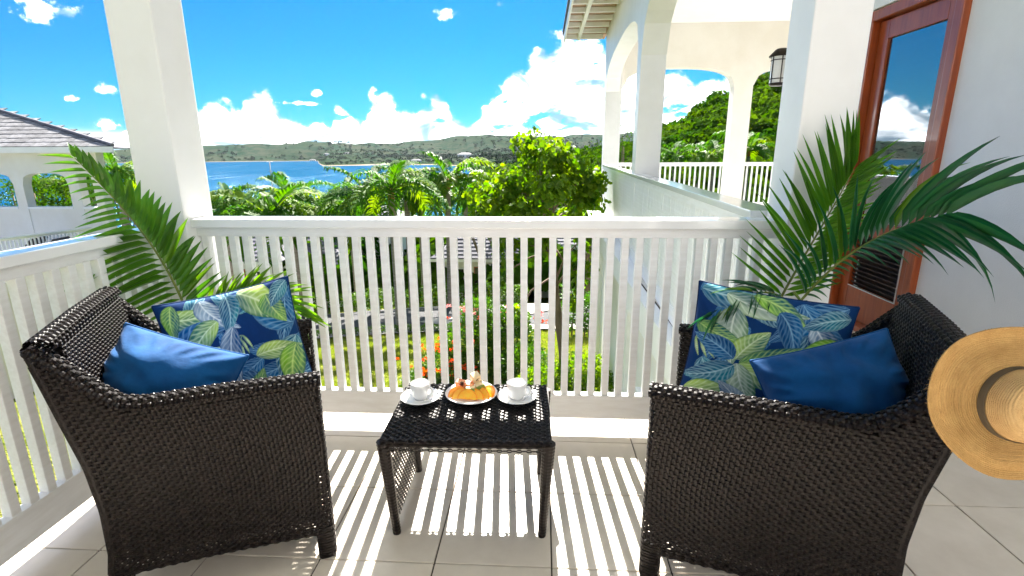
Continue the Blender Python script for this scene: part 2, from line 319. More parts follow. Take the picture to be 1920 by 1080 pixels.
# ================================================================== SETTING: terrain, sea
SEA = -32.0
AZK = [-180, -100, -60, -45, -33, -23.5, -22.5, -16, -12, -8.5, -6, 0, 5, 9, 13, 18, 22, 30, 45, 70, 100, 180]
SKYK = {-180: 1.0, -100: .6, -60: .5, -45: .2, -33: .8, -23.5: 1.28, -22.5: 1.26, -16: 1.2, -12: 1.55, -8.5: 2.2, -6: 2.35, 0: 2.1, 5: 2.3, 9: 2.44, 13: 2.3, 18: 2.2, 22: 2, 30: 2, 45: 1.8, 70: 1.5, 100: 1, 180: 1}
RK = [0, 9.5, 13, 18, 23, 30, 60, 120, 200, 320, 550, 900, 1300, 1700, 2000, 2600, 2750, 3300, 4200, 6000, 9000]
def column(a):
    base = [-3.35, -3.4, -3.75, -4.75, -5.5, -7.6, -13]
    H = CAM.z + 3300*math.tan(R(SKYK[a]))
    if a <= -23.5: far = [-24, -38, -38, -38, -38, -38, -38, -38, -38, -29, H*0.8+2, H*0.95, -20, -40]
    elif a <= -12: far = [-24, -37, -38, -38, -38, -38, -29.5, -22, -16, -6, H*0.75, H*0.9, -20, -40]
    elif a < -8: far = [-22, -33, -36, -36, -36, -34, -27, -20, -8, 0, H*0.75, H*0.9, -20, -40]
    elif a <= 9:
        g = math.tan(R(float(np.interp(a, [-8, -6.7, -1, 3.5, 5.6, 9], [-3.0, -2.5, -1.35, -.1, .75, 1.3]))))
        far = [-17, CAM.z+200*g-8, CAM.z+320*g-6, CAM.z+480*g-7, -18, -14, -10, 0, 8, 18, H*0.75, H*0.9, -20, -40]
    else:
        e = np.interp(a, [9, 12.3, 15.1, 17.4, 19.2, 20.6, 30, 60, 180], [.6, 2.0, 3.6, 4.8, 5.8, 6.4, 9, 8, 5])
        h = CAM.z + 200*math.tan(R(e)) - 3.5
        far = [h*.35-3, h, h*.9, 0, -5, -5, 0, 8, 16, 24, H*0.75, H*0.9, -20, -40]
    return base + far
TAB = np.array([column(a) for a in AZK])
NPH = RNG.random((7, 3))*6.28
def wob(x, y):
    s = 0
    for i, (k, am) in enumerate(((1/900, 9), (1/430, 6), (1/210, 4), (1/120, 2.5), (1/60, 1.2), (1/28, .5))):
        c, sn = math.cos(NPH[i, 2]), math.sin(NPH[i, 2]); u, v = (x*c-y*sn)*k*6.28, (x*sn+y*c)*k*6.28
        s = s + am*np.sin(u + NPH[i, 0] + 1.3*np.sin(v*.7))*np.sin(v + NPH[i, 1])
    return s
def terrain(x, y):
    x = np.asarray(x, float); y = np.asarray(y, float)
    dx, dy = x - CAM.x, y - CAM.y; r = np.hypot(dx, dy); a = np.degrees(np.arctan2(dx, dy))
    ia = np.clip(np.searchsorted(AZK, a) - 1, 0, len(AZK)-2); ir = np.clip(np.searchsorted(RK, r) - 1, 0, len(RK)-2)
    ak = np.array(AZK, float); rk = np.array(RK, float)
    fa = np.clip((a-ak[ia])/(ak[ia+1]-ak[ia]), 0, 1); fr = np.clip((r-rk[ir])/(rk[ir+1]-rk[ir]), 0, 1)
    fa = fa*fa*(3-2*fa)
    z = (TAB[ia, ir]*(1-fr)+TAB[ia, ir+1]*fr)*(1-fa) + (TAB[ia+1, ir]*(1-fr)+TAB[ia+1, ir+1]*fr)*fa
    amp = np.interp(r, [0, 40, 120, 400, 1200, 3000, 4200], [0, 0, .10, .3, .6, 1.0, .9])
    shore = np.clip((z - SEA + 1)/18, 0.05, 1); amp = np.where(r > 300, amp*shore, amp)
    return z + wob(x, y)*amp
def th(x, y): return float(terrain(np.array([x]), np.array([y]))[0])
# one sheet, finer towards the balcony
rr = np.concatenate([[0.0], np.geomspace(3, 60, 60), np.geomspace(63, 600, 70), np.geomspace(620, 9000, 130)])
aa = np.concatenate([np.linspace(-180, -62, 60)[:-1], np.linspace(-62, 52, 330), np.linspace(52, 180, 60)[1:]])
RRg, AAg = np.meshgrid(rr, np.radians(aa), indexing='ij')
X = CAM.x + RRg*np.sin(AAg); Y = CAM.y + RRg*np.cos(AAg); Z = terrain(X, Y)
na = len(aa); idx = np.arange(len(rr)*na).reshape(len(rr), na)
F = np.stack([idx[:-1, :-1], idx[:-1, 1:], idx[1:, 1:], idx[1:, :-1]], -1).reshape(-1, 4)
# terrain material: near grass, green scrub mid-way, dry brown-green hills beyond
mt = bpy.data.materials.new('terrain_cover'); mt.use_nodes = True; t = mt.node_tree; b = t.nodes['Principled BSDF']
b.inputs['Roughness'].default_value = 1.0; b.inputs['Specular IOR Level'].default_value = 0.0
def tn(scale, detail=8, rough=.65):
    n = nd(t, 'ShaderNodeTexNoise', Scale=scale, Detail=detail, Roughness=rough); t.links.new(geo.outputs['Position'], n.inputs['Vector']); return n.outputs[0]
def tramp(v, lo, hi):
    n = nd(t, 'ShaderNodeMapRange'); n.interpolation_type = 'SMOOTHSTEP'; t.links.new(v, n.inputs[0]); n.inputs[1].default_value = lo; n.inputs[2].default_value = hi; return n.outputs[0]
def tmix(f, a, c):
    n = nd(t, 'ShaderNodeMix', data_type='RGBA'); t.links.new(f, n.inputs[0])
    for k, v in ((6, a), (7, c)):
        if isinstance(v, tuple): n.inputs[k].default_value = (*v, 1)
        else: t.links.new(v, n.inputs[k])
    return n.outputs[2]
geo = nd(t, 'ShaderNodeNewGeometry')
dist = nd(t, 'ShaderNodeVectorMath', operation='LENGTH'); t.links.new(geo.outputs['Position'], dist.inputs[0]); dv = dist.outputs['Value']
near = tmix(tramp(tn(0.9), .38, .62), (0.17, 0.22, 0.035), (0.25, 0.26, 0.06))
green = tmix(tramp(tn(0.05, 10, .7), .40, .60), (0.014, 0.042, 0.008), (0.055, 0.092, 0.014))
scrub = tmix(tramp(tn(0.011, 12, .72), .44, .56), (0.014, 0.038, 0.022), (0.044, 0.054, 0.034))
scrub = tmix(tramp(tn(0.0016, 4, .5), .45, .62), scrub, tmix(tramp(tn(0.02, 12, .72), .46, .56), (0.014, 0.034, 0.018), (0.034, 0.052, 0.024)))
c = tmix(tramp(dv, 40, 70), near, green); c = tmix(tramp(dv, 500, 1100), c, scrub)
sepz = nd(t, 'ShaderNodeSeparateXYZ'); t.links.new(geo.outputs['Position'], sepz.inputs[0])
c = tmix(tramp(sepz.outputs[2], SEA+0.4, SEA+1.6), (0.30, 0.24, 0.18), c)
t.links.new(c, b.inputs['Base Color'])
bp = nd(t, 'ShaderNodeBump', Strength=1.0, Distance=9.0); t.links.new(tn(0.03, 10, .75), bp.inputs['Height']); t.links.new(bp.outputs[0], b.inputs['Normal'])
ter = link('terrain', fast_mesh('terrain', np.stack([X, Y, Z], -1).reshape(-1, 3), [F], [mt], True)); tag(ter, kind='structure')
# sea with small waves
mt = bpy.data.materials.new('sea_water'); mt.use_nodes = True; t = mt.node_tree; t.nodes.remove(t.nodes['Principled BSDF'])
df = nd(t, 'ShaderNodeBsdfDiffuse'); gl = nd(t, 'ShaderNodeBsdfGlossy', Roughness=0.13); gl.inputs[0].default_value = (.60, .85, 1, 1)
geo = nd(t, 'ShaderNodeNewGeometry')
mp = nd(t, 'ShaderNodeMapping'); mp.inputs['Scale'].default_value = (1, 0.35, 1); t.links.new(geo.outputs['Position'], mp.inputs[0])
n0 = nd(t, 'ShaderNodeTexNoise', Scale=0.006, Detail=5, Roughness=0.6); t.links.new(geo.outputs['Position'], n0.inputs['Vector'])
cm = nd(t, 'ShaderNodeMix', data_type='RGBA'); t.links.new(n0.outputs[0], cm.inputs[0]); cm.inputs[6].default_value = (0.0002, 0.036, 0.095, 1); cm.inputs[7].default_value = (0.0004, 0.062, 0.135, 1); t.links.new(cm.outputs[2], df.inputs[0])
n1 = nd(t, 'ShaderNodeTexNoise', Scale=0.07, Detail=8, Roughness=0.78); t.links.new(mp.outputs[0], n1.inputs['Vector'])
bp = nd(t, 'ShaderNodeBump', Strength=1.0, Distance=1.8); t.links.new(n1.outputs[0], bp.inputs['Height']); t.links.new(bp.outputs[0], gl.inputs['Normal'])
ms = nd(t, 'ShaderNodeMixShader'); fmp = nd(t, 'ShaderNodeMapping'); fmp.inputs['Scale'].default_value = (.022, .0045, 1); t.links.new(geo.outputs['Position'], fmp.inputs[0]); fn = nd(t, 'ShaderNodeTexNoise', Scale=1.0, Detail=6, Roughness=0.7); t.links.new(fmp.outputs[0], fn.inputs['Vector']); fr2 = nd(t, 'ShaderNodeMapRange'); fr2.inputs[1].default_value = .42; fr2.inputs[2].default_value = .66; fr2.inputs[3].default_value = .02; fr2.inputs[4].default_value = .20; t.links.new(fn.outputs[0], fr2.inputs[0]); t.links.new(fr2.outputs[0], ms.inputs[0]); t.links.new(df.outputs[0], ms.inputs[1]); t.links.new(gl.outputs[0], ms.inputs[2]); t.links.new(ms.outputs[0], t.nodes['Material Output'].inputs[0])
V = [(-8800, 60, SEA), (8800, 60, SEA), (8800, 8800, SEA), (-8800, 8800, SEA)]
sea = link('sea', fast_mesh('sea', V, [np.array([[0, 1, 2, 3]])], [mt])); tag(sea, kind='structure')

# road and verges below the garden, laid on the terrain
def ground_strip(name, pts, width, mt, lift, kind='structure'):
    P = [Vector(p) for p in pts]; V = []; F = []
    nseg = 6
    for i, p in enumerate(P):
        d = (P[min(i+1, len(P)-1)] - P[max(i-1, 0)]).normalized(); nrm = Vector((-d.y, d.x))
        for k in range(nseg+1):
            q = p + nrm*width*(k/nseg-.5); V.append((q.x, q.y, th(q.x, q.y)+lift))
    for i in range(len(P)-1):
        for k in range(nseg): a = i*(nseg+1)+k; F.append((a, a+1, a+nseg+2, a+nseg+1))
    return tag(link(name, fast_mesh(name, V, [np.array(F)], [mt])), kind=kind)
road_pts = [(x, 17.9 + 0.02*x + 0.9*math.sin(x*.11)) for x in np.linspace(-30, 8, 60)]
ground_strip('road', road_pts, 4.6, ASPHALT, 0.12)
ground_strip('road_verge', [(x, y-2.9) for x, y in road_pts], 1.3, CONCRETE, 0.10)
ground_strip('footpath', [(x, y+2.95) for x, y in road_pts], 1.2, CONCRETE, 0.11)
ground_strip('driveway', [(-3.2+.35*k, 15.2+.5*k) for k in range(12)], 2.4, CONCRETE, 0.16)
# lawn grass in front of the house
def blades(n, x0, x1, y0, y1, h):
    bx = RNG.uniform(x0, x1, n); by = RNG.uniform(y0, y1, n); bz = terrain(bx, by)
    an = RNG.uniform(0, 6.28, n); hh = h*RNG.uniform(.5, 1.2, n); wd = .012; lean = RNG.normal(0, .5, (n, 2))*hh[:, None]
    dx, dy = np.cos(an)*wd, np.sin(an)*wd
    V = np.stack([np.stack([bx-dx, by-dy, bz], -1), np.stack([bx+dx, by+dy, bz], -1), np.stack([bx+lean[:, 0], by+lean[:, 1], bz+hh], -1)], 1).reshape(-1, 3)
    return V, np.arange(3*n).reshape(n, 3)
V, F = blades(60000, -9, 3.0, 5.5, 14.6, .07)
tag(link('lawn_grass', fast_mesh('lawn_grass', V, [F], [GRASSBLADE])), kind='stuff')

# ================================================================== BALCONY
floor = MB().box((-1.62, -4.6, -0.30), (2.85, 0.34, -0.012)).box((1.30, 0.34, -0.30), (2.85, 3.65, -0.012)).box((1.36, 3.65, -0.30), (8.1, 10.5, -0.012)).build('balcony_floor', WHITE)
MB().box((-1.61, -4.59, -0.0115), (2.84, 0.335, -0.006)).box((1.42, 0.3351, -0.0115), (2.84, 3.64, -0.006)).build('grout_bed', GROUT, floor)
tag(floor, kind='structure')
tm = MB().box((-.1975, -.1975, -.009), (.1975, .1975, 0), bev=.0025).mesh('tile', TILE)
cut = {}
for i in range(-4, 8):
    for j in range(-7, 10):
        x0, y0 = i*.4, j*.4
        if y0 >= 0 and i < 3: 
            if j > 0: continue
        if y0 >= 0 and i >= 3 and j > 8: continue
        x1, y1 = x0+.4, y0+.4
        if y0 == 0 and i < 3: y1 = .335
        if x0 >= 1.2 and y0 >= .4: x0 = max(x0, 1.43)
        cx0, cx1 = max(x0, -1.55), min(x1, 2.84)
        if cx1-cx0 < .03: continue
        if abs((cx1-cx0)-.4) < 1e-6 and abs((y1-y0)-.4) < 1e-6: me = tm
        else:
            key = (round(cx1-cx0, 3), round(y1-y0, 3))
            if key not in cut: cut[key] = MB().box((-key[0]/2+.0025, -key[1]/2+.0025, -.009), (key[0]/2-.0025, key[1]/2-.0025, 0), bev=.0025).mesh('tile', TILE)
            me = cut[key]
        o = link('tile', me, floor, Matrix.Translation(((cx0+cx1)/2, (y0+y1)/2, random.uniform(-.0006, .0006))) @ Matrix.Rotation(random.uniform(-.0012, .0012), 4, 'X'))

def porch_column(x0, y0, x1, y1, label, ztop=4.0):
    o = MB().box((x0, y0, -0.35), (x1, y1, ztop), bev=.008).build('porch_column', WHITE)
    return tag(o, label, 'column', 'white columns at the corners of the balcony')
porch_column(-1.465, .01, -1.265, .225, 'thick white column at the left end of the front railing')
porch_column(1.40, .01, 1.622, .225, 'thick white column at the right end of the front railing, beside the door')

BAL_T, BAL_W = .036, .0325
balmesh = MB().box((-BAL_W/2, -BAL_T/2, 0), (BAL_W/2, BAL_T/2, 1), bev=.003).mesh('baluster', WOODWHITE)
def railing(a, b, label, zcap=1.068, z0=.075, bh=.125, pitch=.066, name='balcony_railing', capw=.17, group=None, inner=-1, start=None):
    """railing from a to b (2D); local x runs along it, local y outward"""
    A, B = Vector((*a, 0)), Vector((*b, 0)); Lg = (B-A).length; rz = math.atan2(B.y-A.y, B.x-A.x)
    r = empty(name, A, rz, label, 'railing', group)
    MB().box((0, -.070, zcap-.04), (Lg, capw-.110, zcap), bev=.005).build('cap_rail', CAPWHITE, r)
    MB().box((0, -.035, zcap-.085), (Lg, .012, zcap-.0405), bev=.003).build('fascia', WOODWHITE, r)
    MB().box((0, -.022, z0), (Lg, .022, z0+bh), bev=.004).build('bottom_board', WOODWHITE, r)
    n = int((Lg-.02)/pitch); off = (Lg-(n-1)*pitch)/2 if start is None else start
    h = zcap-.085-z0-bh
    for i in range(n):
        if off+i*pitch > Lg-.02: break
        o = link('baluster', balmesh, r, Matrix.Translation((off+i*pitch+random.uniform(-.0012, .0012), 0, z0+bh)) @ Matrix.Diagonal((1, 1, h+.004, 1)))
    return r
railing((-1.265, .115), (1.40, .115), 'long white slatted railing straight ahead behind the wicker table', start=.022)
railing((-1.395, .01), (-1.395, -4.4), 'white slatted railing down the left side, behind the left chair', zcap=1.045, pitch=.066, start=.03, capw=.15)

# rusty nail heads under the cap of the left railing
lr = [o for o in bpy.data.objects if o.get('label', '').startswith('white slatted railing down the left')][0]
RUST = mat('rust', (0.30, 0.11, 0.03), .8, .2, var=.4, vscale=80)
nm = MB().lathe([(0, .0022), (.004, .0018), (.006, .0004), (.0065, 0)], 8, Matrix.Rotation(R(90), 4, 'X')).mesh('nail_head', RUST)
for k in range(4, 26, 3): link('nail_head', nm, lr, Matrix.Translation((.03+k*.066, -.0352, 1.045-.071)))
# house wall with the door, roof slab overhead, back wall behind the camera
wall = MB().box((2.85, -4.6, -.3), (3.1, 1.235, 4.05)).box((2.85, 2.205, -.3), (3.1, 3.65, 4.05)).box((2.85, 1.235, 2.365), (3.1, 2.205, 4.05)).box((2.85, 1.235, -.3), (3.1, 2.205, -.002)).build('house_wall', STUCCO)
tag(wall, 'white rendered house wall on the right that holds the wooden door', 'wall')
MB().box((2.80, 1.17, 2.37), (2.849, 2.27, 2.43), bev=.006).box((2.825, 1.19, 2.43), (2.849, 2.25, 2.50), bev=.006).build('door_moulding', WHITE, wall)
d = empty('wooden_door', (2.85, 1.72, 0), 0, 'red-brown wooden door with tall glass above a louvred panel', 'door')
def dbox(name, y0, y1, z0, z1, x0, x1, mt, bev=.004, parent=d): return MB().box((x0, y0, z0), (x1, y1, z1), bev=bev).build(name, mt, parent)
fr = MB().box((-.045, -.485, .0), (.12, -.415, 2.362), bev=.006).box((-.045, .415, 0), (.12, .485, 2.362), bev=.006).box((-.045, -.4145, 2.29), (.12, .4145, 2.362), bev=.006).box((-.06, -.4145, .0), (.12, .4145, .05), bev=.006).build('door_frame', MAHOG, d)
lf0, lf1 = -.405, .405
dbox('stile', lf0, lf0+.115, .055, 2.282, .012, .058, MAHOG); dbox('stile', lf1-.115, lf1, .055, 2.282, .012, .058, MAHOG)
dbox('top_rail', lf0+.116, lf1-.116, 2.15, 2.282, .012, .058, MAHOG); dbox('lock_rail', lf0+.116, lf1-.116, .72, .84, .012, .058, MAHOG); dbox('bottom_rail', lf0+.116, lf1-.116, .055, .30, .012, .058, MAHOG)
MB().box((.006, lf0+.1165, .302), (.014, lf0+.121, .718)).box((.006, lf0+.125, .302), (.014, lf1-.117, .308)).build('screen_trim', WOODWHITE, d)
slat = MB().box((-.018, -.285, -.003), (.018, .285, .003), bev=.0015).mesh('slat', DARKSLAT)
for k in range(12): link('slat', slat, d, Matrix.Translation((.038, 0, .325+k*.034)) @ Matrix.Rotation(R(48), 4, 'Y'))
dbox('backing_panel', lf0+.116, lf1-.116, .30, .72, .066, .07, DARKSLAT, 0)
# glass: clear pane with a strong sky reflection, sheer curtain hanging just behind it
g = bpy.data.materials.new('window_glass'); g.use_nodes = True; t = g.node_tree
tr = nd(t, 'ShaderNodeBsdfTransparent'); tr.inputs[0].default_value = (.80, .86, .86, 1); gl = nd(t, 'ShaderNodeBsdfGlossy', Roughness=0.015); gl.inputs[0].default_value = (.95, .97, 1, 1)
fz = nd(t, 'ShaderNodeFresnel', IOR=3.6); ms = nd(t, 'ShaderNodeMixShader'); t.links.new(fz.outputs[0], ms.inputs[0]); t.links.new(tr.outputs[0], ms.inputs[1]); t.links.new(gl.outputs[0], ms.inputs[2]); t.links.new(ms.outputs[0], t.nodes['Material Output'].inputs[0])
MB().box((.03, lf0+.116, .842), (.036, lf1-.116, 2.148)).build('glass_pane', g, d)
ys = np.linspace(lf0+.02, lf1-.02, 90); cu = MB(); V = []
for z in (.8, 2.2):
    for k, y in enumerate(ys): V.append((.052+.009*math.sin(k*.75)+.004*math.sin(k*1.9+z), y, z))
cu.add(V, [np.array([(k, k+1, 90+k+1, 90+k) for k in range(89)])]); cu.build('curtain', CURTAIN, d, True)
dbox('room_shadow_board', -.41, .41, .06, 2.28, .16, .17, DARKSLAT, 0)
MB().tube([(-.005, -.36, 1.02), (-.05, -.36, 1.02), (-.052, -.28, 1.02)], .009, 8).box((-.002, -.385, .95), (.012, -.335, 1.10), bev=.004).build('door_handle', BRONZE, d, True)

roof = MB().box((-2.3, -4.6, 4.00), (1.42, .85, 4.08)).build('balcony_roof', CEIL); tag(roof, kind='structure')
back = MB().box((-1.6, -4.85, -.3), (3.1, -4.6, 4.0)).build('rear_house_wall', STUCCO)
tag(back, 'white rendered house wall closing the balcony behind the viewer', 'wall')

# ================================================================== WING WITH ARCHES
WY = 10.4
def wx(y): return 1.33 + .040*(y-.2)            # outer face of the wing railing
wing = empty('arcade_wing', (1.5, .3, 0), 0, 'white arcaded wing with arches and overhanging eaves running away on the right', 'building')
WM = Matrix.Translation((-1.5, -.3, 0))
def wcol(x0, y0, x1, y1, z0=-3.6, z1=2.56, mt=WHITE): return MB().box((x0, y0, z0), (x1, y1, z1), bev=.006).build('column', mt, wing, mtx=WM)
UW = Vector((.04, 1, 0)).normalized(); NW = Vector((-UW.y, UW.x, 0)); ZT = 4.05
def wp(y, off=0.0): return Vector((wx(y), y, 0)) - NW*off          # point on the facade line, off = inwards
def wcol(y0, y1, w_=.25, z0=-3.6, z1=ZT, mt=WHITE):
    A, B = wp(y0, .02), wp(y1, .02); d_ = -NW*w_
    return MB().prism([(A.x, A.y, z0), (B.x, B.y, z0), (B.x+d_.x, B.y+d_.y, z0), (A.x+d_.x, A.y+d_.y, z0)], (0, 0, z1-z0)).build('column', mt, wing, mtx=WM)
wcol(4.55, 4.87, .30); wcol(WY-.2, WY+.2, .36)
X0 = wx(WY)+.02
XE = 4.58
for x0, x1 in ((XE, XE+.40), (7.75, 8.1)): MB().box((x0, WY-.15, -3.6), (x1, WY+.15, 4.2)).build('column', CREAM, wing, mtx=WM)
def arch_panel(P0, P1, thick, zs, rise, ztop, name, mt, m0=0.0, m1=0.0, power=2.6):
    """wall strip above an arched opening between two plan points"""
    P0, P1 = Vector((*P0, 0)), Vector((*P1, 0)); d = (P1-P0); Lg = d.length; u = d/Lg; n = Vector((-u.y, u.x, 0))
    mb = MB(); K = 28; V = []
    for s in (0, 1):
        for k in range(K+1):
            f = k/K; q = abs(2*f-1); z = zs + rise*(1-q**power)**(1/power)
            p = P0+u*Lg*f + n*thick*(s-.5); V += [(p.x, p.y, z), (p.x, p.y, ztop)]
    o = 2*(K+1); F = []
    for k in range(K):
        a = 2*k; F += [(a, a+2, a+3, a+1), (o+a, o+a+1, o+a+3, o+a+2), (a, o+a, o+a+2, a+2), (a+1, a+3, o+a+3, o+a+1)]
    F += [(0, 1, o+1, o), (2*K, o+2*K, o+2*K+1, 2*K+1)]
    mb.add(V, [np.array(F)]); return mb.build(name, mt, wing, mtx=WM)
def ctr(y): q = wp(y, .02+.15); return (q.x, q.y)
arch_panel(ctr(.235), ctr(4.549), .30, 2.48, .70, ZT, 'arch_wall', WHITE, power=2.3)
arch_panel(ctr(4.871), ctr(WY-.201), .30, 2.66, .52, ZT, 'arch_wall', WHITE)
arch_panel((X0+.40, WY), (XE-.001, WY), .30, 2.76, .40, 4.2, 'end_arch_wall', CREAM)
arch_panel((XE+.401, WY), (7.749, WY), .30, 2.76, .40, 4.2, 'end_arch_wall', CREAM)
MB().box((1.70, .3, 4.055), (8.1, WY-.151, 4.10)).build('ceiling', CEIL, wing, mtx=WM)
MB().box((3.10, 3.40, -.3), (8.1, 3.65, 4.05)).box((7.9, 3.6501, -.3), (8.1, WY-.151, 4.05)).build('inner_wall', CREAM, wing, mtx=WM)
# eaves: fascia, purlin, rafters, brown soffit boards, roof slope above
EX, EZ = .84, 3.84
MB().box((EX-.03, .86, EZ-.09), (EX, WY+.4, EZ+.09), bev=.004).build('eave_fascia', WHITE, wing, mtx=WM)
MB().box((EX+.28, .86, EZ+.005), (EX+.35, WY+.4, EZ+.10), bev=.004).build('purlin', WHITE, wing, mtx=WM)
MB().box((EX-.05, .86, EZ+.094), (EX-.032, WY+.42, EZ+.16)).build('drip_edge', SHINGLEDK, wing, mtx=WM)
rf = MB().box((0, -.03, 0), (1.0, .03, .085), bev=.003).mesh('rafter', WHITE)
for k in range(18): link('rafter', rf, wing, WM @ Matrix.Translation((EX+.002, .95+k*.57, EZ+.012)) @ Matrix.Diagonal((.85, 1, 1, 1)))
sb = MB().box((0, -.283, 0), (.95, .283, .012)).mesh('soffit_board', SOFFIT)
for k in range(18): link('soffit_board', sb, wing, WM @ Matrix.Translation((EX+.0, 1.235+k*.57-.285+.285, EZ+.102)))
MB().prism([(EX-.06, .86, EZ+.165), (3.6, .86, EZ+1.5), (3.6, .86, EZ+1.42), (EX-.06, .86, EZ+.13)], (0, WY-.4, 0)).build('roof_slope', SHINGLEDK, wing, mtx=WM)
# lower storey of the wing below the terrace
A, B = wp(.36, .10), wp(WY, .10); MB().prism([(A.x, A.y, -4.6), (B.x, B.y, -4.6), (B.x+.3, B.y, -4.6), (A.x+.3, A.y, -4.6)], (0, 0, 4.295)).build('lower_wall', CREAM, wing, mtx=WM)
MB().box((1.42, 2.35, -3.4), (1.52, 3.2, -1.2), bev=.004).build('lower_shutter', WOODWHITE, wing, mtx=WM)
# railing of the wing: cap, boarded outer side (each board its own piece)
rl = empty('terrace_railing', (wx(.24), .24, 0), math.atan2(WY-.36-.24, wx(WY-.36)-wx(.24)), 'white boarded railing with a bluish cap under the arches of the wing', 'railing')
LW = math.hypot(WY-.36-.24, wx(WY-.36)-wx(.24))
MB().box((0, -.155, 1.05), (LW, .0, 1.09), bev=.005).build('cap_rail', CAPWHITE, rl)
MB().box((0, -.05, .995), (LW, -.012, 1.0495), bev=.003).build('fascia', WOODWHITE, rl)
MB().box((0, -.07, .0), (LW, -.02, .14), bev=.003).build('bottom_board', WOODWHITE, rl)
bd = MB().box((-.040, -.014, .141), (.040, .014, .994), bev=.003).mesh('board', WOODWHITE)
k = 0
while .05+k*.086 < LW-.04:
    link('board', bd, rl, Matrix.Translation((.05+k*.086, -.04+random.uniform(-.002, .002), 0))); k += 1
railing((X0+.36, WY+.02), (XE-.01, WY+.02), 'far white slatted railing at the end of the wing, left of the cream pier', zcap=1.12, pitch=.115, name='terrace_railing')
railing((XE+.41, WY+.02), (7.74, WY+.02), 'far white slatted railing at the end of the wing, right of the cream pier', zcap=1.12, pitch=.115, name='terrace_railing')

# wall lantern near the end of the house wall
lp = at(1441, 125, 3.30)
lan = empty('wall_lantern', (2.85, 3.30, lp.z), 0, 'dark bronze wall lantern with opal glass on the house wall', 'lantern')
s = 1.0; hw = .085; cx = -.20
MB().box((-.012, -.055, -.02), (.0, .055, .22), bev=.004).build('back_plate', BRONZE, lan)
MB().box((cx, -.012, .135), (-.012, .012, .155)).box((cx+hw, -.008, .03), (-.012, .008, .042)).build('arm', BRONZE, lan)
MB().lathe([(hw*.96, -.155), (hw*.96, .095)], 20, Matrix.Translation((cx, 0, 0))).build('glass_shade', OPAL, lan, True)
MB().lathe([(.0, .165), (.045, .160), (.06, .150), (hw*1.28, .098), (hw*1.3, .088), (0, .088)], 24, Matrix.Translation((cx, 0, 0))).build('roof_cap', BRONZE, lan, True)
cg = MB().lathe([(0, -.175), (hw*.9, -.175), (hw*1.02, -.165), (hw*1.02, -.152), (0, -.152)], 24, Matrix.Translation((cx, 0, 0)))
cg.build('base_cap', BRONZE, lan, True)
cg = MB()
for k in range(6):
    a = k*math.pi/3+.3; x, y = cx+hw*math.cos(a), hw*math.sin(a); cg.box((x-.004, y-.004, -.155), (x+.004, y+.004, .095))
for z in (-.115, .055):
    cg.lathe([(hw, z-.004), (hw+.005, z-.004), (hw+.005, z+.004), (hw, z+.004)], 20, Matrix.Translation((cx, 0, 0)))
cg.build('cage', BRONZE, lan)
# ================================================================== WICKER
def strand(mb, P, Nn, S, hw, th):
    """one flat strand: centre points P (k,3), surface normals Nn, width direction S"""
    k = len(P)
    V = np.stack([P + S*hw, P + Nn*th + S*hw*.62, P + Nn*th - S*hw*.62, P - S*hw, P - Nn*th*.6], 1).reshape(-1, 3)
    i = np.arange(k-1)[:, None]*5; j = np.arange(5)[None, :]; j2 = (j+1) % 5
    F = np.stack([i+j, i+j2, i+5+j2, i+5+j], -1).reshape(-1, 4)
    mb.add(V, [F])
def weave_path(mb, pts, nrm, sdir, phase, amp=.0021, hw=.0054, th=.0022):
    """pts sampled every half stake pitch along a row; the strand goes over and under alternate stakes"""
    k = len(pts); ph = np.sin(np.pi*.5*np.arange(k) + phase*np.pi + np.pi/4)
    strand(mb, pts + nrm*(ph*amp*1.4)[:, None], nrm, sdir, hw, th)
STAKE, ROWP = .0130, .0108
def resample(P, step):
    P = np.asarray(P, float); d = np.r_[0, np.cumsum(np.linalg.norm(np.diff(P, axis=0), axis=1))]
    n = max(2, int(round(d[-1]/step))+1); s = np.linspace(0, d[-1], n)
    return np.stack([np.interp(s, d, P[:, i]) for i in range(3)], -1)
def sheet(mb, rows, nrm_fn, sdir, stakes=True, step=STAKE/2, **kw):
    """rows: list of polylines; woven sheet with stakes joining the same index of neighbouring rows"""
    rs = [resample(r, step) for r in rows]; sdir = np.asarray(sdir, float)
    for j, P in enumerate(rs):
        weave_path(mb, P, nrm_fn(P), np.broadcast_to(sdir, P.shape) if sdir.ndim == 1 else sdir, j % 2, **kw)
    if stakes:
        n = min(len(r) for r in rs)
        for i in range(0, n, 2):
            L_ = np.array([r[min(i, len(r)-1)] for r in rs]); nn = nrm_fn(L_)
            t = np.zeros_like(L_); dd = rs[0][min(i+1, len(rs[0])-1)]-rs[0][min(i, len(rs[0])-2)]; dd = dd/np.linalg.norm(dd)
            strand(mb, L_[::2] if len(L_) > 6 else L_, (nn[::2] if len(L_) > 6 else nn), np.broadcast_to(dd, (L_[::2] if len(L_) > 6 else L_).shape), .0034, .0016)
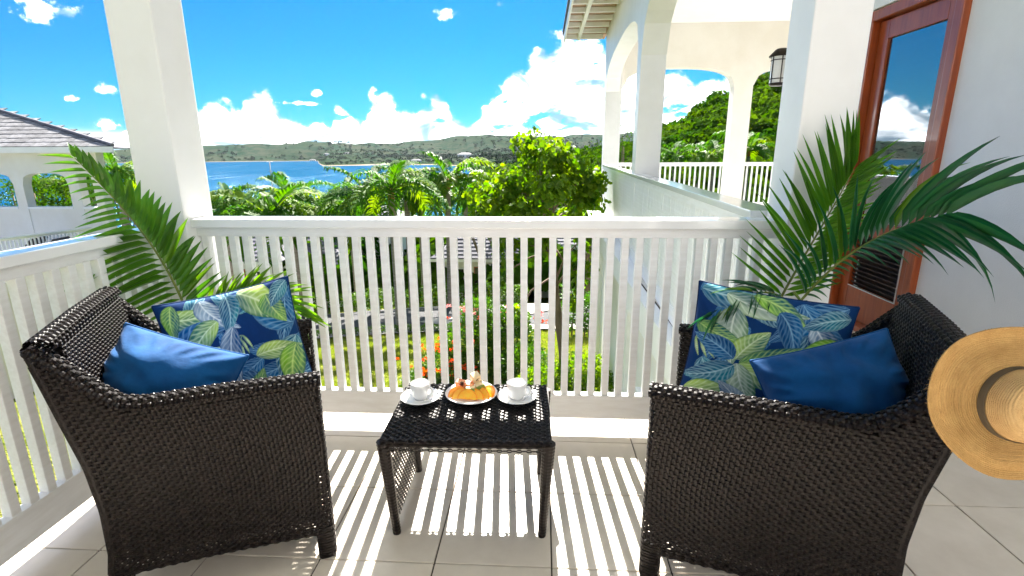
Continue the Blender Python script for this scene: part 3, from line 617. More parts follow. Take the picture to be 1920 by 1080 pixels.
# ---- armchair. local: x across, y = -t (front edge at y=0, back at y=-.70), z up
CW, TH = .66, .052
PROF = [(0, .640), (.15, .632), (.221, .620), (.365, .617), (.51, .630), (.66, .660), (.776, .682), (.87, .702)]
def t_rear(z): return float(np.interp(z, [p[0] for p in PROF], [p[1] for p in PROF]))
TOPP = [(-.005, .655), (.25, .664), (.47, .664), (.525, .675), (.58, .728), (.64, .800), (.698, .868)]
def t_front(z): return 0.0 if z <= .655 else float(np.interp(z, [.655, .675, .728, .800, .868], [.50, .527, .582, .640, .697]))
def bottom_z(t): return .108 + .034*math.sin(min(1, max(0, (t-.05)/.55))*math.pi*.5)
def make_chair(label):
    root = empty('wicker_armchair', (0, 0, 0), 0, label, 'armchair', 'dark wicker armchairs on the balcony')
    rows_z = np.arange(.112, .862, ROWP)
    for sx in (1, -1):
        mb = MB(); so, si = sx*CW/2, sx*(CW/2-TH)
        for face, x in ((1, so), (-1, si)):
            cols = {}
            for j, z in enumerate(rows_z):
                t1 = t_rear(z) - (0 if face == 1 else .058); t0 = t_front(z) + .012
                if z < .145:
                    # only the stretch whose lower edge lies below this row
                    tt = np.arange(t1, t0, -STAKE/2); tt = np.array([q for q in tt if bottom_z(q) < z])
                else: tt = np.arange(t1, t0, -STAKE/2)
                if face == -1 and z < .30: continue
                if len(tt) < 3: continue
                P = np.stack([np.full(len(tt), x), -tt, np.full(len(tt), z)], -1)
                weave_path(mb, P, np.broadcast_to([sx*face, 0, 0], P.shape).astype(float), np.broadcast_to([0, 0, 1.], P.shape), j % 2)
                for i in range(0, len(tt), 2): cols.setdefault(i, []).append((x, -tt[i], z))
            for i, c in cols.items():
                c = np.array(c)[::2]
                if len(c) > 1: strand(mb, c, np.broadcast_to([sx*face, 0, 0.], c.shape), np.broadcast_to([0, 1., 0], c.shape), .0042, .0016)
        lz = [(q, bottom_z(q)+.2) for q in (.03, .30, .575)]
        MB().prism([(si+sx*.019, -.03, .15), (si+sx*.019, -.03, .640), (si+sx*.019, -.50, .640), (si+sx*.019, -.655, .835), (si+sx*.019, -.60, .55), (si+sx*.019, -.575, .165)], (sx*.012, 0, 0)).build('arm_light_block', WICKERPAN, root)  # dark liner added inside the arm to stop light leaking through the weave
        # rounded front end of the arm
        for j, z in enumerate(np.arange(.005, .655, ROWP)):
            a = np.linspace(0, math.pi, 7); P = np.stack([sx*(CW/2-TH/2) + TH/2*np.cos(a)*sx, -.012+.012*np.sin(a), np.full(7, z)], -1)
            nn = np.stack([np.cos(a)*sx, np.sin(a), np.zeros(7)], -1)
            ph = (.6 if j % 2 else -.6)*.0022
            strand(mb, P+nn*ph, nn, np.broadcast_to([0, 0, 1.], P.shape), .0056, .0024)
        mb.build('arm_weave', WICKER, root)
        # plaited top edge, running up to the back
        mb = MB(); path = resample([(sx*(CW/2-TH/2), -t, z) for t, z in TOPP], STAKE/2)
        tang = np.gradient(path, axis=0); tang /= np.linalg.norm(tang, axis=1)[:, None]
        for j, a in enumerate(np.linspace(-10, 190, 8)):
            cx, cz = math.cos(R(a))*TH*.54, math.sin(R(a))*.020
            upv = np.stack([np.zeros(len(path)), -tang[:, 2], tang[:, 1]], -1); upv *= np.sign(upv[:, 2:3]+1e-9)
            nn = upv*math.sin(R(a)) + np.array([math.cos(R(a)), 0, 0]); nn /= np.linalg.norm(nn, axis=1)[:, None]
            sdv = np.cross(tang, nn)
            weave_path(mb, path + upv*cz + np.array([cx, 0, 0]), nn, sdv, j % 2, amp=.0028, hw=.0068, th=.0034)
        mb.build('arm_edge', WICKER, root)
        # lower edge binding and legs
        mb = MB(); path = np.array([(so-sx*.004, -q, bottom_z(q)) for q in np.linspace(.05, .60, 70)])
        for k in range(2): weave_path(mb, path + np.array([0, 0, .004*(k*2-1)]), np.broadcast_to([sx, 0, 0.], path.shape), np.broadcast_to([0, 0, 1.], path.shape), k, amp=.002, hw=.006, th=.004)
        mb.build('lower_binding', WICKER, root)
        for (t0, t1) in ((.004, .054), (.586, .636)):
            mb = MB()
            mb.box((so-sx*.003, -t1, .012), (si+sx*.003, -t0, .13))
            for j, z in enumerate(np.arange(.008, .128, .0105)):
                a = np.linspace(0, 2*math.pi, 13); rx, ry = TH/2+.001, (t1-t0)/2+.001
                q = np.sign(np.cos(a))*np.abs(np.cos(a))**.5, np.sign(np.sin(a))*np.abs(np.sin(a))**.5
                P = np.stack([(so+si)/2+q[0]*rx, -(t0+t1)/2+q[1]*ry, np.full(13, z)], -1); nn = np.stack([np.cos(a), np.sin(a), 0*a], -1)
                strand(mb, P+nn*(.001 if j % 2 else -.0006), nn, np.broadcast_to([0, 0, 1.], P.shape), .0052, .003)
            mb.box((so-sx*.012, -t1+.012, 0), (si+sx*.012, -t0-.012, .012))
            mb.build('leg', WICKER, root)
        # rear corner post, following the curve of the back
        mb = MB(); path = resample([(so-sx*.006, -t+.006, z) for z, t in PROF], .02)
        mb.tube([tuple(p) for p in path], .011, 6); 
        for q in path[::1]: pass
        mb.build('corner_post', WICKER, root, True)
    # backrest
    mb = MB()
    for face in (1, -1):
        cols = {}; half = CW/2 if face == 1 else CW/2-TH
        xs = np.arange(-half+.006, half-.004, STAKE/2)
        for j, z in enumerate(rows_z):
            if face == -1 and z < .30: continue
            t1 = t_rear(z) - (0 if face == 1 else .058)
            P = np.stack([xs, np.full(len(xs), -t1), np.full(len(xs), z)], -1)
            weave_path(mb, P, np.broadcast_to([0, -1.*face, 0], P.shape), np.broadcast_to([0, 0, 1.], P.shape), j % 2)
            for i in range(0, len(xs), 2): cols.setdefault(i, []).append((xs[i], -t1, z))
        for i, c in cols.items():
            c = np.array(c)[::2]; strand(mb, c, np.broadcast_to([0, -1.*face, 0], c.shape), np.broadcast_to([1., 0, 0], c.shape), .0042, .0016)
    mb.build('backrest_weave', WICKER, root)
    MB().prism([(-CW/2+.03, -.595, .335), (-CW/2+.03, -.655, .845), (-CW/2+.03, -.668, .845), (-CW/2+.03, -.607, .335)], (CW-.06, 0, 0)).build('back_light_block', WICKERPAN, root)  # hidden dark sheet added between the back's layers to block light
    mb = MB(); path = resample([(-CW/2+.02, -.674, .868), (0, -.674, .874), (CW/2-.02, -.674, .868)], STAKE/2)
    for j, a in enumerate(np.linspace(-10, 190, 8)):
        nn = np.array([0, math.cos(R(a)), math.sin(R(a))]); 
        weave_path(mb, path + nn*np.array([0, .031, .018]), np.broadcast_to(nn, path.shape), np.broadcast_to([0, -math.sin(R(a)), math.cos(R(a))], path.shape), j % 2, amp=.0028, hw=.0068, th=.0034)
    mb.build('back_edge', WICKER, root)
    # front apron and seat deck
    mb = MB(); xs = np.arange(-CW/2+TH, CW/2-TH, STAKE/2)
    for j, z in enumerate(np.arange(.125, .30, ROWP)):
        P = np.stack([xs, np.full(len(xs), -.02), np.full(len(xs), z)], -1); weave_path(mb, P, np.broadcast_to([0, 1., 0], P.shape), np.broadcast_to([0, 0, 1.], P.shape), j % 2)
    mb.build('front_apron', WICKER, root)
    MB().box((-CW/2+TH, -.60, .27), (CW/2-TH, -.03, .292)).build('seat_deck', WICKERPAN, root)
    cs = pillow_mesh(.54, .57, .055, 26, corner=.02, square=9); o = link('seat_cushion', cs, root, Matrix.Translation((0, -.325, .372)) @ Matrix.Diagonal((1, 1, 1.35, 1))); cs.materials.append(SEATBLUE)
    return root
def pillow_mesh(wd, ht, th, n, corner=.05, square=2.2, wrinkle=.0, seed=0, back=True, pinch=.06):
    """stuffed cushion in the xy plane; th = half thickness"""
    g = np.linspace(-1, 1, n); U, Vv = np.meshgrid(g, g, indexing='ij'); rg = np.random.default_rng(seed)
    prof = np.clip((1-np.abs(U)**square), 0, 1)**.55 * np.clip((1-np.abs(Vv)**square), 0, 1)**.55
    px = U*(1-pinch*(1-Vv**2)*np.abs(U)**2)*0+U*(1-pinch*(1-np.abs(Vv)**2)); py = Vv*(1-pinch*(1-np.abs(U)**2))
    wr = 0
    if wrinkle:
        for k in range(9):
            a, f, p0 = rg.uniform(0, 6.28), rg.uniform(3, 13), rg.uniform(0, 6.28)
            q = U*math.cos(a)+Vv*math.sin(a); wr = wr + np.sin(q*f+p0+1.5*np.sin(U*2.3+Vv*1.7+p0))*rg.uniform(.3, 1)/(.4+f*.12)
        # gathers running in from the corners and seams
        ang = np.arctan2(Vv, U); rad = np.maximum(np.abs(U), np.abs(Vv))
        wr = wr + 1.5*np.sin(ang*22+rad*4)*np.clip((rad-.62)/.3, 0, 1)*np.clip((1.0-rad)/.12, 0, 1)
    zt = th*prof + wrinkle*wr*prof**.6
    zb = -th*prof + wrinkle*.6*np.flip(wr)*prof**.6 if wrinkle else -th*prof
    A = np.stack([px*wd/2, py*ht/2, zt], -1).reshape(-1, 3); B = np.stack([px*wd/2, py*ht/2, zb], -1).reshape(-1, 3)
    idx = np.arange(n*n).reshape(n, n); F = np.stack([idx[:-1, :-1], idx[1:, :-1], idx[1:, 1:], idx[:-1, 1:]], -1).reshape(-1, 4)
    return fast_mesh('cushion', np.concatenate([A, B]), [F, F[:, ::-1]+n*n], [], True)
LC = make_chair('dark wicker armchair on the left with sunlit back, facing right')
aL = R(26); fL = Vector((math.cos(aL), math.sin(aL), 0)); wL = Vector((-math.sin(aL), math.cos(aL), 0))
LC.location = Vector((-.345, -.785, 0)) + wL*CW/2; LC.rotation_euler = (0, 0, aL-math.pi/2)
RCH = dup(LC); tag(RCH, 'dark wicker armchair on the right with a straw hat hung on its back, facing left')
aR = R(180-22); fR = Vector((math.cos(aR), math.sin(aR), 0)); wR = Vector((math.sin(R(22)), math.cos(R(22)), 0))
RCH.location = Vector((.685, -.82, 0)) + wR*(CW/2+.006); RCH.rotation_euler = (0, 0, aR-math.pi/2); RCH.scale = (1.02, 1.09, 1.0)

# ---- printed leaf cushions: the print is painted into a colour attribute of the cushion's own faces
def paint(n, leaves, sprays, seed):
    rg = np.random.default_rng(seed); g = np.linspace(-1, 1, n); U, V = np.meshgrid(g, g, indexing='ij')
    C = np.zeros((n, n, 3)); C[:] = (.006, .036, .135)
    for k in range(14):
        a = rg.uniform(0, 6.28); q = np.sin((U*math.cos(a)+V*math.sin(a))*rg.uniform(2, 7)+rg.uniform(0, 6)); C += (q*.10)[..., None]*np.array([.004, .025, .05])*.35
    PAL = {'w': ((.60, .72, .50), (.85, .90, .80), (.20, .45, .12)), 'g': ((.25, .52, .07), (.62, .78, .30), (.03, .20, .12)), 'b': ((.012, .11, .30), (.30, .52, .70), (.006, .04, .15)),
           't': ((.03, .22, .30), (.50, .72, .76), (.008, .08, .18)), 'l': ((.48, .68, .16), (.78, .86, .58), (.10, .33, .10)), 'p': ((.42, .54, .62), (.85, .90, .90), (.03, .15, .36))}
    def leaf(cx, cy, ang, ln, wd, pal, bend=0.0, vf=26, shade=0.0):
        c1, c2, c3 = [np.array(c) for c in PAL[pal]]
        ca, sa = math.cos(R(ang)), math.sin(R(ang)); dx, dy = U-cx, V-cy
        a = (dx*ca+dy*sa)/ln; b_ = (-dx*sa+dy*ca)
        b_ = b_ - bend*ln*(a*a); A = np.clip(a, 0, 1)
        w_ = wd*np.sin(math.pi*A**.8)**.75*(1-.25*A); ins = (a > 0) & (a < 1) & (np.abs(b_) < w_)
        if not ins.any(): return
        q = np.where(w_ > 1e-4, b_/np.maximum(w_, 1e-4), 0)
        vein = .5+.5*np.sin((A*1.0-np.abs(q)*.28)*vf*2.2 + .6*np.sin(q*9+cx*20))
        side = np.clip(.5+.5*q*(1 if pal in 'wgp' else -1)+.25*np.sin(A*7+cx*9), 0, 1)
        sd3 = side[..., None]**.8; dk = c3*.45+np.array((.004, .022, .075)); col = c1*.92*(1-sd3) + dk*sd3
        vv = (.55*vein**4)[..., None]; col = col*(1-vv) + c2*vv
        brush = .75*np.clip(.4+.9*np.sin(q*11+A*4+cx*13)*np.sin(A*9+q*3+cy*21), 0, 1)[..., None]*.5; col = col*(1-brush) + (c2*.55+c1*.45)*brush
        wash = np.clip(np.sin(A*3.3+cx*11+q*1.4), 0, 1)[..., None]*.45; col = col*(1-wash) + np.array((.008, .06, .17))*wash
        mid = np.exp(-(q/.06)**2); col = col*(1-mid[..., None]*.85)+c2*mid[..., None]*.85
        edge = np.clip((np.abs(q)-.82)/.18, 0, 1)*.75; col = col*(1-edge[..., None])+(c2*.3+c1*.3 if pal in 'bt' else c3*.5)*edge[..., None]
        if shade: col = col*(1-abs(shade)*4*np.clip(1-A*2.2, 0, 1)[..., None])
        # soft dark rim under the leaf so that it stands off the ground colour
        C[ins] = col[ins]
    def spray(cx, cy, ang, ln, n_, pal, spread=62, wd=.028):
        for k in range(n_):
            f = k/(n_-1)
            for s in (1, -1):
                bx, by = cx+math.cos(R(ang))*ln*f*.75, cy+math.sin(R(ang))*ln*f*.75
                leaf(bx, by, ang+s*(spread-f*38), ln*(.62-.22*f), wd, pal, bend=-.14*s, vf=2)
        leaf(cx, cy, ang, ln*1.2, wd*.7, pal, vf=2)
    for k in range(16):      # dark leaves underneath
        leaf(rg.uniform(-1, 1), rg.uniform(-1, 1), rg.uniform(0, 360), rg.uniform(.5, .9), rg.uniform(.12, .2), 'b' if k % 3 else 't', rg.uniform(-.4, .4))
    for kind, a in leaves:
        a = list(a)
        if kind == 'L': a[3] *= 1.16; a[4] *= 1.22; a = a[:6]+[a[6]*2.4 if len(a) > 6 else .2]+a[7:]
        a = tuple(a)
        (leaf if kind == 'L' else spray)(*a)
    return np.clip(C, 0, 1)
def print_cushion(label, wd, ht, th, leaves, seed, n=230):
    me = pillow_mesh(wd, ht, th, n, square=2.6, wrinkle=.0022, seed=seed, pinch=.055)
    C = paint(n, leaves, None, seed).reshape(-1, 3); C2 = np.concatenate([C, C[::-1]])
    ca = me.color_attributes.new('print', 'FLOAT_COLOR', 'POINT'); ca.data.foreach_set('color', np.concatenate([C2, np.ones((len(C2), 1))], 1).astype(np.float32).ravel())
    me.materials.append(PRINT)
    o = link('patterned_cushion', me); tag(o, label, 'cushion', 'cushions with a tropical leaf print')
    # piping round the seam
    s = np.linspace(-1, 1, 40); ed = [(u, -1) for u in s]+[(1, v) for v in s]+[(-u, 1) for u in s]+[(-1, -v) for v in s]
    pp = [(u*(1-.055*(1-v*v))*wd/2, v*(1-.055*(1-u*u))*ht/2, 0) for u, v in ed]
    MB().tube(pp, .0035, 5, False).build('piping', PIPING, o, True)
    return o
PRINT = bpy.data.materials.new('leaf_print_fabric'); PRINT.use_nodes = True; t = PRINT.node_tree; b = t.nodes['Principled BSDF']; b.inputs['Roughness'].default_value = .8; b.inputs['Specular IOR Level'].default_value = .2
at_ = nd(t, 'ShaderNodeAttribute', attribute_name='print'); nz = nd(t, 'ShaderNodeTexNoise', Scale=45, Detail=4); tcn = nd(t, 'ShaderNodeTexCoord'); t.links.new(tcn.outputs['Object'], nz.inputs['Vector'])
mr = nd(t, 'ShaderNodeMapRange'); mr.inputs[3].default_value = .82; mr.inputs[4].default_value = 1.15; t.links.new(nz.outputs[0], mr.inputs[0])
hs = nd(t, 'ShaderNodeHueSaturation', Saturation=1.08); t.links.new(at_.outputs['Color'], hs.inputs['Color']); t.links.new(mr.outputs[0], hs.inputs['Value']); t.links.new(hs.outputs[0], b.inputs['Base Color'])
wv = nd(t, 'ShaderNodeTexNoise', Scale=420, Detail=2); t.links.new(tcn.outputs['Object'], wv.inputs['Vector']); bp = nd(t, 'ShaderNodeBump', Strength=.25, Distance=.002); t.links.new(wv.outputs[0], bp.inputs['Height']); t.links.new(bp.outputs[0], b.inputs['Normal'])
PIPING = mat('navy_piping', (.006, .03, .11), .8, .2, var=.2)
# u runs to the right, v up on the face that looks at the viewer
LEAVES_L = [('L', (.5, .95, 200, .9, .17, 'b', .1)), ('L', (-.95, .75, -20, .7, .16, 'l', .15)), ('L', (-.9, .15, 35, .95, .20, 'b', -.1)), ('L', (.45, -.95, 125, .8, .16, 'b', .1)),
 ('L', (.95, .2, 150, .95, .22, 'b', -.2)), ('L', (-.35, .95, -75, .62, .17, 'p', .2)), ('L', (-.15, .55, -150, .75, .17, 'l', .15)), ('L', (-.85, -.15, -40, .8, .17, 'b', .2)), ('L', (-.45, -.95, 70, .75, .14, 't', .1)),
 ('L', (-.10, .05, -165, .85, .15, 'w', .12)), ('L', (.20, .95, -28, .72, .24, 'l', -.12)), ('L', (.62, .80, -80, .5, .16, 'g', .1)), ('L', (.02, .95, -70, .55, .15, 't', -.2)),
 ('S', (.15, .22, -118, .50, 6, 'l', 58, .026)), ('L', (.05, .40, -112, .95, .15, 'p', .12)), ('L', (-.25, .1, -100, .85, .17, 'g', -.12)), ('L', (.95, -.02, -128, .9, .2, 't', .15)), ('L', (.28, -.20, 12, .62, .15, 'l', -.1)),
 ('L', (.92, -.15, -120, .75, .19, 'g', .1)), ('L', (-.02, -.95, 42, .52, .14, 'g', .1)), ('L', (-.95, -.6, 20, .6, .15, 'w', .15)), ('L', (.95, .95, -140, .4, .13, 't', .1)), ('L', (-.75, .95, -110, .5, .13, 'g', .1))]
LEAVES_R = [('L', (.9, .95, 205, .95, .19, 'b', .1)), ('L', (-.95, .9, -10, .9, .2, 't', .1)), ('L', (-.9, -.95, 50, .9, .18, 'b', .1)), ('L', (.95, -.3, 160, .8, .18, 'b', .12)), ('L', (.35, .95, -62, .8, .15, 'b', .15)),
 ('L', (-.6, .9, -25, .9, .17, 'w', .12)), ('L', (-.25, .95, -8, .65, .15, 'g', -.15)), ('S', (-.95, .1, -25, .5, 5, 'l', 55, .028)), ('L', (-.8, -.2, -70, .7, .17, 't', .2)), ('L', (.1, .75, -45, .62, .16, 'b', -.2)),
 ('L', (-.45, .70, -100, .78, .21, 'w', .1)), ('L', (.55, .62, -62, .55, .15, 'p', .12)), ('L', (-.95, .35, -30, .55, .14, 'g', .1)), ('L', (-.35, -.12, 68, .55, .17, 'l', -.1)), ('L', (-.30, -.18, 14, .72, .16, 'g', .12)), ('L', (-.30, -.20, -28, .72, .17, 'l', .1)),
 ('L', (-.32, -.18, -80, .62, .17, 'w', .12)), ('L', (-.38, -.12, 140, .55, .16, 'b', .1)), ('L', (-.36, -.22, -135, .62, .17, 't', -.15)), ('L', (-.95, -.75, 12, .75, .16, 'l', -.12)), ('S', (.1, -.95, 58, .5, 6, 'l', 56, .03)),
 ('L', (.95, .35, 195, .62, .18, 'g', .14)), ('L', (.45, -.1, 35, .6, .15, 'l', .1)), ('L', (.95, -.75, 150, .6, .15, 't', .1)), ('L', (.95, .8, 190, .5, .14, 't', .1)), ('L', (-.1, -.95, 120, .5, .14, 'p', .1))]
def place_cushion(o, TL, TR, BR, BL, flip=False):
    """pose from the corner points of the visible face"""
    TL, TR, BR, BL = [Vector(p) for p in (TL, TR, BR, BL)]
    c = (TL+TR+BR+BL)/4; u = ((TR-TL)+(BR-BL)).normalized(); v = ((TL-BL)+(TR-BR)); v = (v-u*v.dot(u)).normalized(); n = u.cross(v)
    M = Matrix((u, v, n)).transposed().to_4x4(); M.translation = c; o.matrix_world = M
pl = print_cushion('square leaf-print cushion standing on the left chair against its far arm', .47, .45, .075, LEAVES_L, 3)
pr = print_cushion('square leaf-print cushion standing on the right chair under the palm fronds', .52, .46, .075, LEAVES_R, 5)
def chair_pt(chair, x, t, z): return chair.matrix_basis @ Vector((x, -t, z))
for ch in (LC, RCH): ch.matrix_basis = Matrix.LocRotScale(ch.location, ch.rotation_euler, ch.scale)
# left chair: far arm is local x<0 (its left side when sitting) -> world +w
def plane_pt(px, py, chair, x):
    """where the view ray through a picture point meets the chair's local plane x"""
    P0 = chair_pt(chair, x, .3, 0); n = (chair_pt(chair, x+1, .3, 0)-P0).normalized(); d = ray(px, py)
    return CAM + d*((P0-CAM).dot(n)/d.dot(n))
sL = -1 if (chair_pt(LC, 1, .3, 0)-CAM).length < (chair_pt(LC, -1, .3, 0)-CAM).length else 1
sR = -1 if (chair_pt(RCH, 1, .3, 0)-CAM).length < (chair_pt(RCH, -1, .3, 0)-CAM).length else 1
def cpl(ch, s): return lambda x, t, z: chair_pt(ch, s*x, t, z)
q = cpl(LC, 1)
place_cushion(pl, q(-.215, .50, .80), q(-.215, .10, .865), q(-.12, .045, .47), q(-.12, .42, .42))
q = cpl(RCH, -1)
place_cushion(pr, q(-.22, .125, .865), q(-.22, .555, .825), q(-.10, .40, .43), q(-.10, .03, .46))
def solid_cushion(label, seed):
    me = pillow_mesh(.40, .30, .115, 70, square=2.3, wrinkle=.0080, seed=seed, pinch=.05); me.materials.append(BLUE)
    o = link('blue_cushion', me); s = np.linspace(-1, 1, 30); ed = [(u, -1) for u in s]+[(1, v) for v in s]+[(-u, 1) for u in s]+[(-1, -v) for v in s]
    MB().tube([(u*(1-.05*(1-v*v))*.20, v*(1-.05*(1-u*u))*.15, 0) for u, v in ed], .0032, 5, False).build('piping', BLUE, o, True)
    return tag(o, label, 'cushion', 'plain blue cushions')
def place_corner(o, A, B, D, wd, ht, mirror=False):
    A, B, D = Vector(A), Vector(B), Vector(D); u = (B-A).normalized(); v = (A-D).normalized(); k_ = u.dot(v); u, v = (u-v*k_*.15).normalized(), (v-u*k_*.85).normalized(); v = (v-u*v.dot(u)).normalized(); n = u.cross(v); c = A + u*wd*.485 - v*ht*.485
    if mirror: u, n = -u, -n
    M = Matrix((u, v, n)).transposed().to_4x4(); M.translation = c; o.matrix_world = M
bl = solid_cushion('plain blue velvet cushion slumped against the back of the left chair', 11)
q = cpl(LC, 1); place_corner(bl, q(-.01, .555, .81), q(.12, .24, .675), q(.20, .50, .45), .38, .29)
br = solid_cushion('plain blue velvet cushion leaning on the right chair beside the straw hat', 12)
q = cpl(RCH, -1); place_corner(br, q(-.01, .565, .83), q(.12, .245, .685), q(.20, .51, .46), .39, .29, True)

# ================================================================== SIDE TABLE
TB = empty('wicker_side_table', (.095, -.462, 0), R(1.2), 'small dark wicker table with two coffee cups and a fruit plate on it', 'table')
TW, TD, TH_ = .605, .44, .40
mb = MB(); xs = np.arange(-TW/2+.008, TW/2-.006, .0085)
for j, y in enumerate(np.arange(-TD/2+.008, TD/2-.004, .0125)):
    P = np.stack([xs, np.full(len(xs), y), np.full(len(xs), TH_)], -1)
    weave_path(mb, P, np.broadcast_to([0, 0, 1.], P.shape), np.broadcast_to([0, 1., 0], P.shape), j % 2, amp=.0026)
for x in xs[::2]:
    P = np.array([(x, y, TH_) for y in np.linspace(-TD/2, TD/2, 12)]); strand(mb, P, np.broadcast_to([0, 0, 1.], P.shape), np.broadcast_to([1., 0, 0], P.shape), .0035, .0016)
mb.build('top_weave', WICKER, TB)
MB().box((-TW/2+.004, -TD/2+.004, TH_-.028), (TW/2-.004, TD/2-.004, TH_-.006)).build('top_backing', WICKERPAN, TB)
for y in (-TD/2, TD/2):
    mb = MB()
    for j, a in enumerate(np.linspace(-80, 80, 5)):
        sg = -1 if y < 0 else 1
        P = np.stack([xs, np.full(len(xs), y+sg*.010*math.cos(R(a))), np.full(len(xs), TH_-.018+.02*math.sin(R(a)))], -1)
        weave_path(mb, P, np.broadcast_to([0, sg*math.cos(R(a)), math.sin(R(a))], P.shape), np.broadcast_to([0, -math.sin(R(a)), sg*math.cos(R(a))], P.shape), j % 2, amp=.002, hw=.005)
    mb.build('rim', WICKER, TB)
for sx in (-1, 1):
    mb = MB(); zs = np.arange(.03, TH_-.008, .0085)
    # uprights taper inwards towards the feet
    def edge(z, sg): return sg*(TD/2-.004-.020*(1-z/TH_))
    for j, f in enumerate(np.linspace(0.04, .96, 34)):
        P = np.stack([np.full(len(zs), sx*(TW/2-.012))-sx*.02*(1-zs/TH_), edge(zs, -1)*(1-f)+edge(zs, 1)*f, zs], -1)
        weave_path(mb, P, np.broadcast_to([sx*1., 0, 0], P.shape), np.broadcast_to([0, 1., 0], P.shape), j % 2, amp=.0026, hw=.0056)
    for z in np.arange(.04, TH_, .017):
        P = np.array([(sx*(TW/2-.012)-sx*.02*(1-z/TH_), edge(z, -1)*(1-f)+edge(z, 1)*f, z) for f in np.linspace(0, 1, 8)]); strand(mb, P, np.broadcast_to([sx*1., 0, 0], P.shape), np.broadcast_to([0, 0, 1.], P.shape), .0035, .0016)
    mb.build('side_weave', WICKER, TB)
    for sg in (-1, 1):
        mb = MB(); hh = np.linspace(0.0, TH_-.01, 60)
        pts = [(sx*(TW/2-.014)-sx*.022*(1-z/TH_), edge(z, sg)*.985, z) for z in hh]
        rad = [(.0145+.0085*(z/TH_))*(1+.06*(k % 2)) for k, z in enumerate(hh)]
        mb.tube(pts, rad, 10); mb.build('leg', WICKER, TB, False)
# a little orange tie hanging by the right edge of the table
TZ = TH_+.006
def lathe_thing(name, label, cat, prof, loc, mt, group=None, n=40):
    return tag(MB().lathe(prof, n).build(name, mt, None, True, Matrix.Translation(loc)), label, cat, group)
SAUCER = [(0, .004), (.022, .004), (.027, .001), (.030, .001), (.034, .006), (.055, .012), (.076, .019), (.0785, .0205), (.077, .0225), (.055, .0155), (.034, .010), (.026, .0085), (0, .0085)]
PLATE = [(0, .004), (.045, .004), (.052, .001), (.056, .001), (.062, .006), (.085, .011), (.1035, .0185), (.105, .0205), (.1035, .0222), (.085, .0150), (.06, .0095), (0, .0080)]
CUP = [(0, .002), (.020, .002), (.022, .0), (.024, .0), (.026, .004), (.033, .014), (.0375, .030), (.0395, .052), (.0402, .066), (.0390, .0672), (.0380, .066), (.0372, .052), (.0352, .030), (.030, .014), (.022, .008), (0, .007)]
def tab(px, py): return atz(px, py, TZ)
sc = [tab(789, 751), tab(969, 750)]; pc = tab(884, 744)
for k, (s_, lab) in enumerate(zip(sc, ('left', 'right'))):
    lathe_thing('saucer', f'white saucer under the {lab} coffee cup', 'saucer', SAUCER, s_, CERAMIC, 'white saucers on the table')
    c = empty('coffee_cup', s_ + Vector((0, 0.004, .0088)), R(-25 if k == 0 else -22), 'empty white coffee cup left of the fruit plate' if k == 0 else 'empty white coffee cup right of the fruit plate', 'cup', 'white coffee cups')
    MB().lathe(CUP, 40).build('bowl', CERAMIC, c, True)
    MB().tube([(.037, 0, .054), (.052, 0, .056), (.060, 0, .046), (.058, 0, .032), (.047, 0, .021), (.033, 0, .018)], [.0042, .0040, .0036, .0036, .0038, .004], 8, True, 1.0).build('handle', CERAMIC, c, True)
    sp = empty('teaspoon', s_ + Vector((.048, -.006, .0195)), R(62), f'small steel teaspoon on the {lab} saucer', 'spoon', 'teaspoons')
    MB().tube([(-.05, 0, .004), (0, 0, .001), (.035, 0, 0)], [.0028, .0018, .0022], 8, True, .6).build('handle', STEEL, sp, True)
    MB().lathe([(0, -.002), (.007, -.0015), (.0105, .001), (.0108, .0016), (.007, .0002), (0, -.0006)], 16, Matrix.Translation((.048, 0, .001)), 1.45, 1).build('bowl', STEEL, sp, True)
lathe_thing('fruit_plate', 'round white plate heaped with cut fruit between the cups', 'plate', PLATE, pc, CERAMIC)
def orange_slice(loc, rot, sc_, label):
    """half wheel of orange: flesh wedge with a rind round the curved edge"""
    root = empty('orange_slice', loc, 0, label, 'orange slice', 'orange slices on the plate'); root.rotation_euler = rot; root.scale = (sc_,)*3
    mb = MB(); K = 14; th_ = .006
    poly = [(0.0, 0, 0)]+[(.036*math.cos(a), .036*math.sin(a), 0) for a in np.linspace(0, math.pi, K)]
    mb.prism(poly, (0, 0, th_)); mb.build('flesh', ORANGE, root)
    mb = MB(); V = []
    for a in np.linspace(0, math.pi, K):
        for r_, z in ((.0362, -.0008), (.040, -.0002), (.040, th_+.0002), (.0362, th_+.0008)): V.append((r_*math.cos(a), r_*math.sin(a), z))
    mb.add(V, [np.array([(k*4+j, k*4+(j+1) % 4, k*4+4+(j+1) % 4, k*4+4+j) for k in range(K-1) for j in range(4)])]); mb.build('peel', PEEL, root)
    return root
fr_ = [((-.050, -.030), (70, 0, 20), 'leftmost orange slice leaning at the front of the plate'), ((-.032, -.048), (62, 0, 10), 'orange slice second from the left at the front of the plate'), ((-.008, -.054), (66, 0, -4), 'orange slice at the front middle of the plate'), ((.018, -.050), (60, 0, -10), 'orange slice third from the right at the front of the plate'), ((.042, -.038), (55, 0, -22), 'orange slice second from the right, under the green-rinded melon'), ((.066, -.010), (48, 0, -50), 'rightmost orange slice resting on the rim of the plate'), ((-.02, -.022), (40, 0, 20), 'orange slice lying half under the papaya wedge'), ((.02, -.018), (35, 0, -15), 'orange slice lying half under the melon chunks')]
for (dx, dy), rt, lb in fr_: orange_slice(pc + Vector((dx, dy, .016)), [R(a) for a in rt], 1.0, lb)
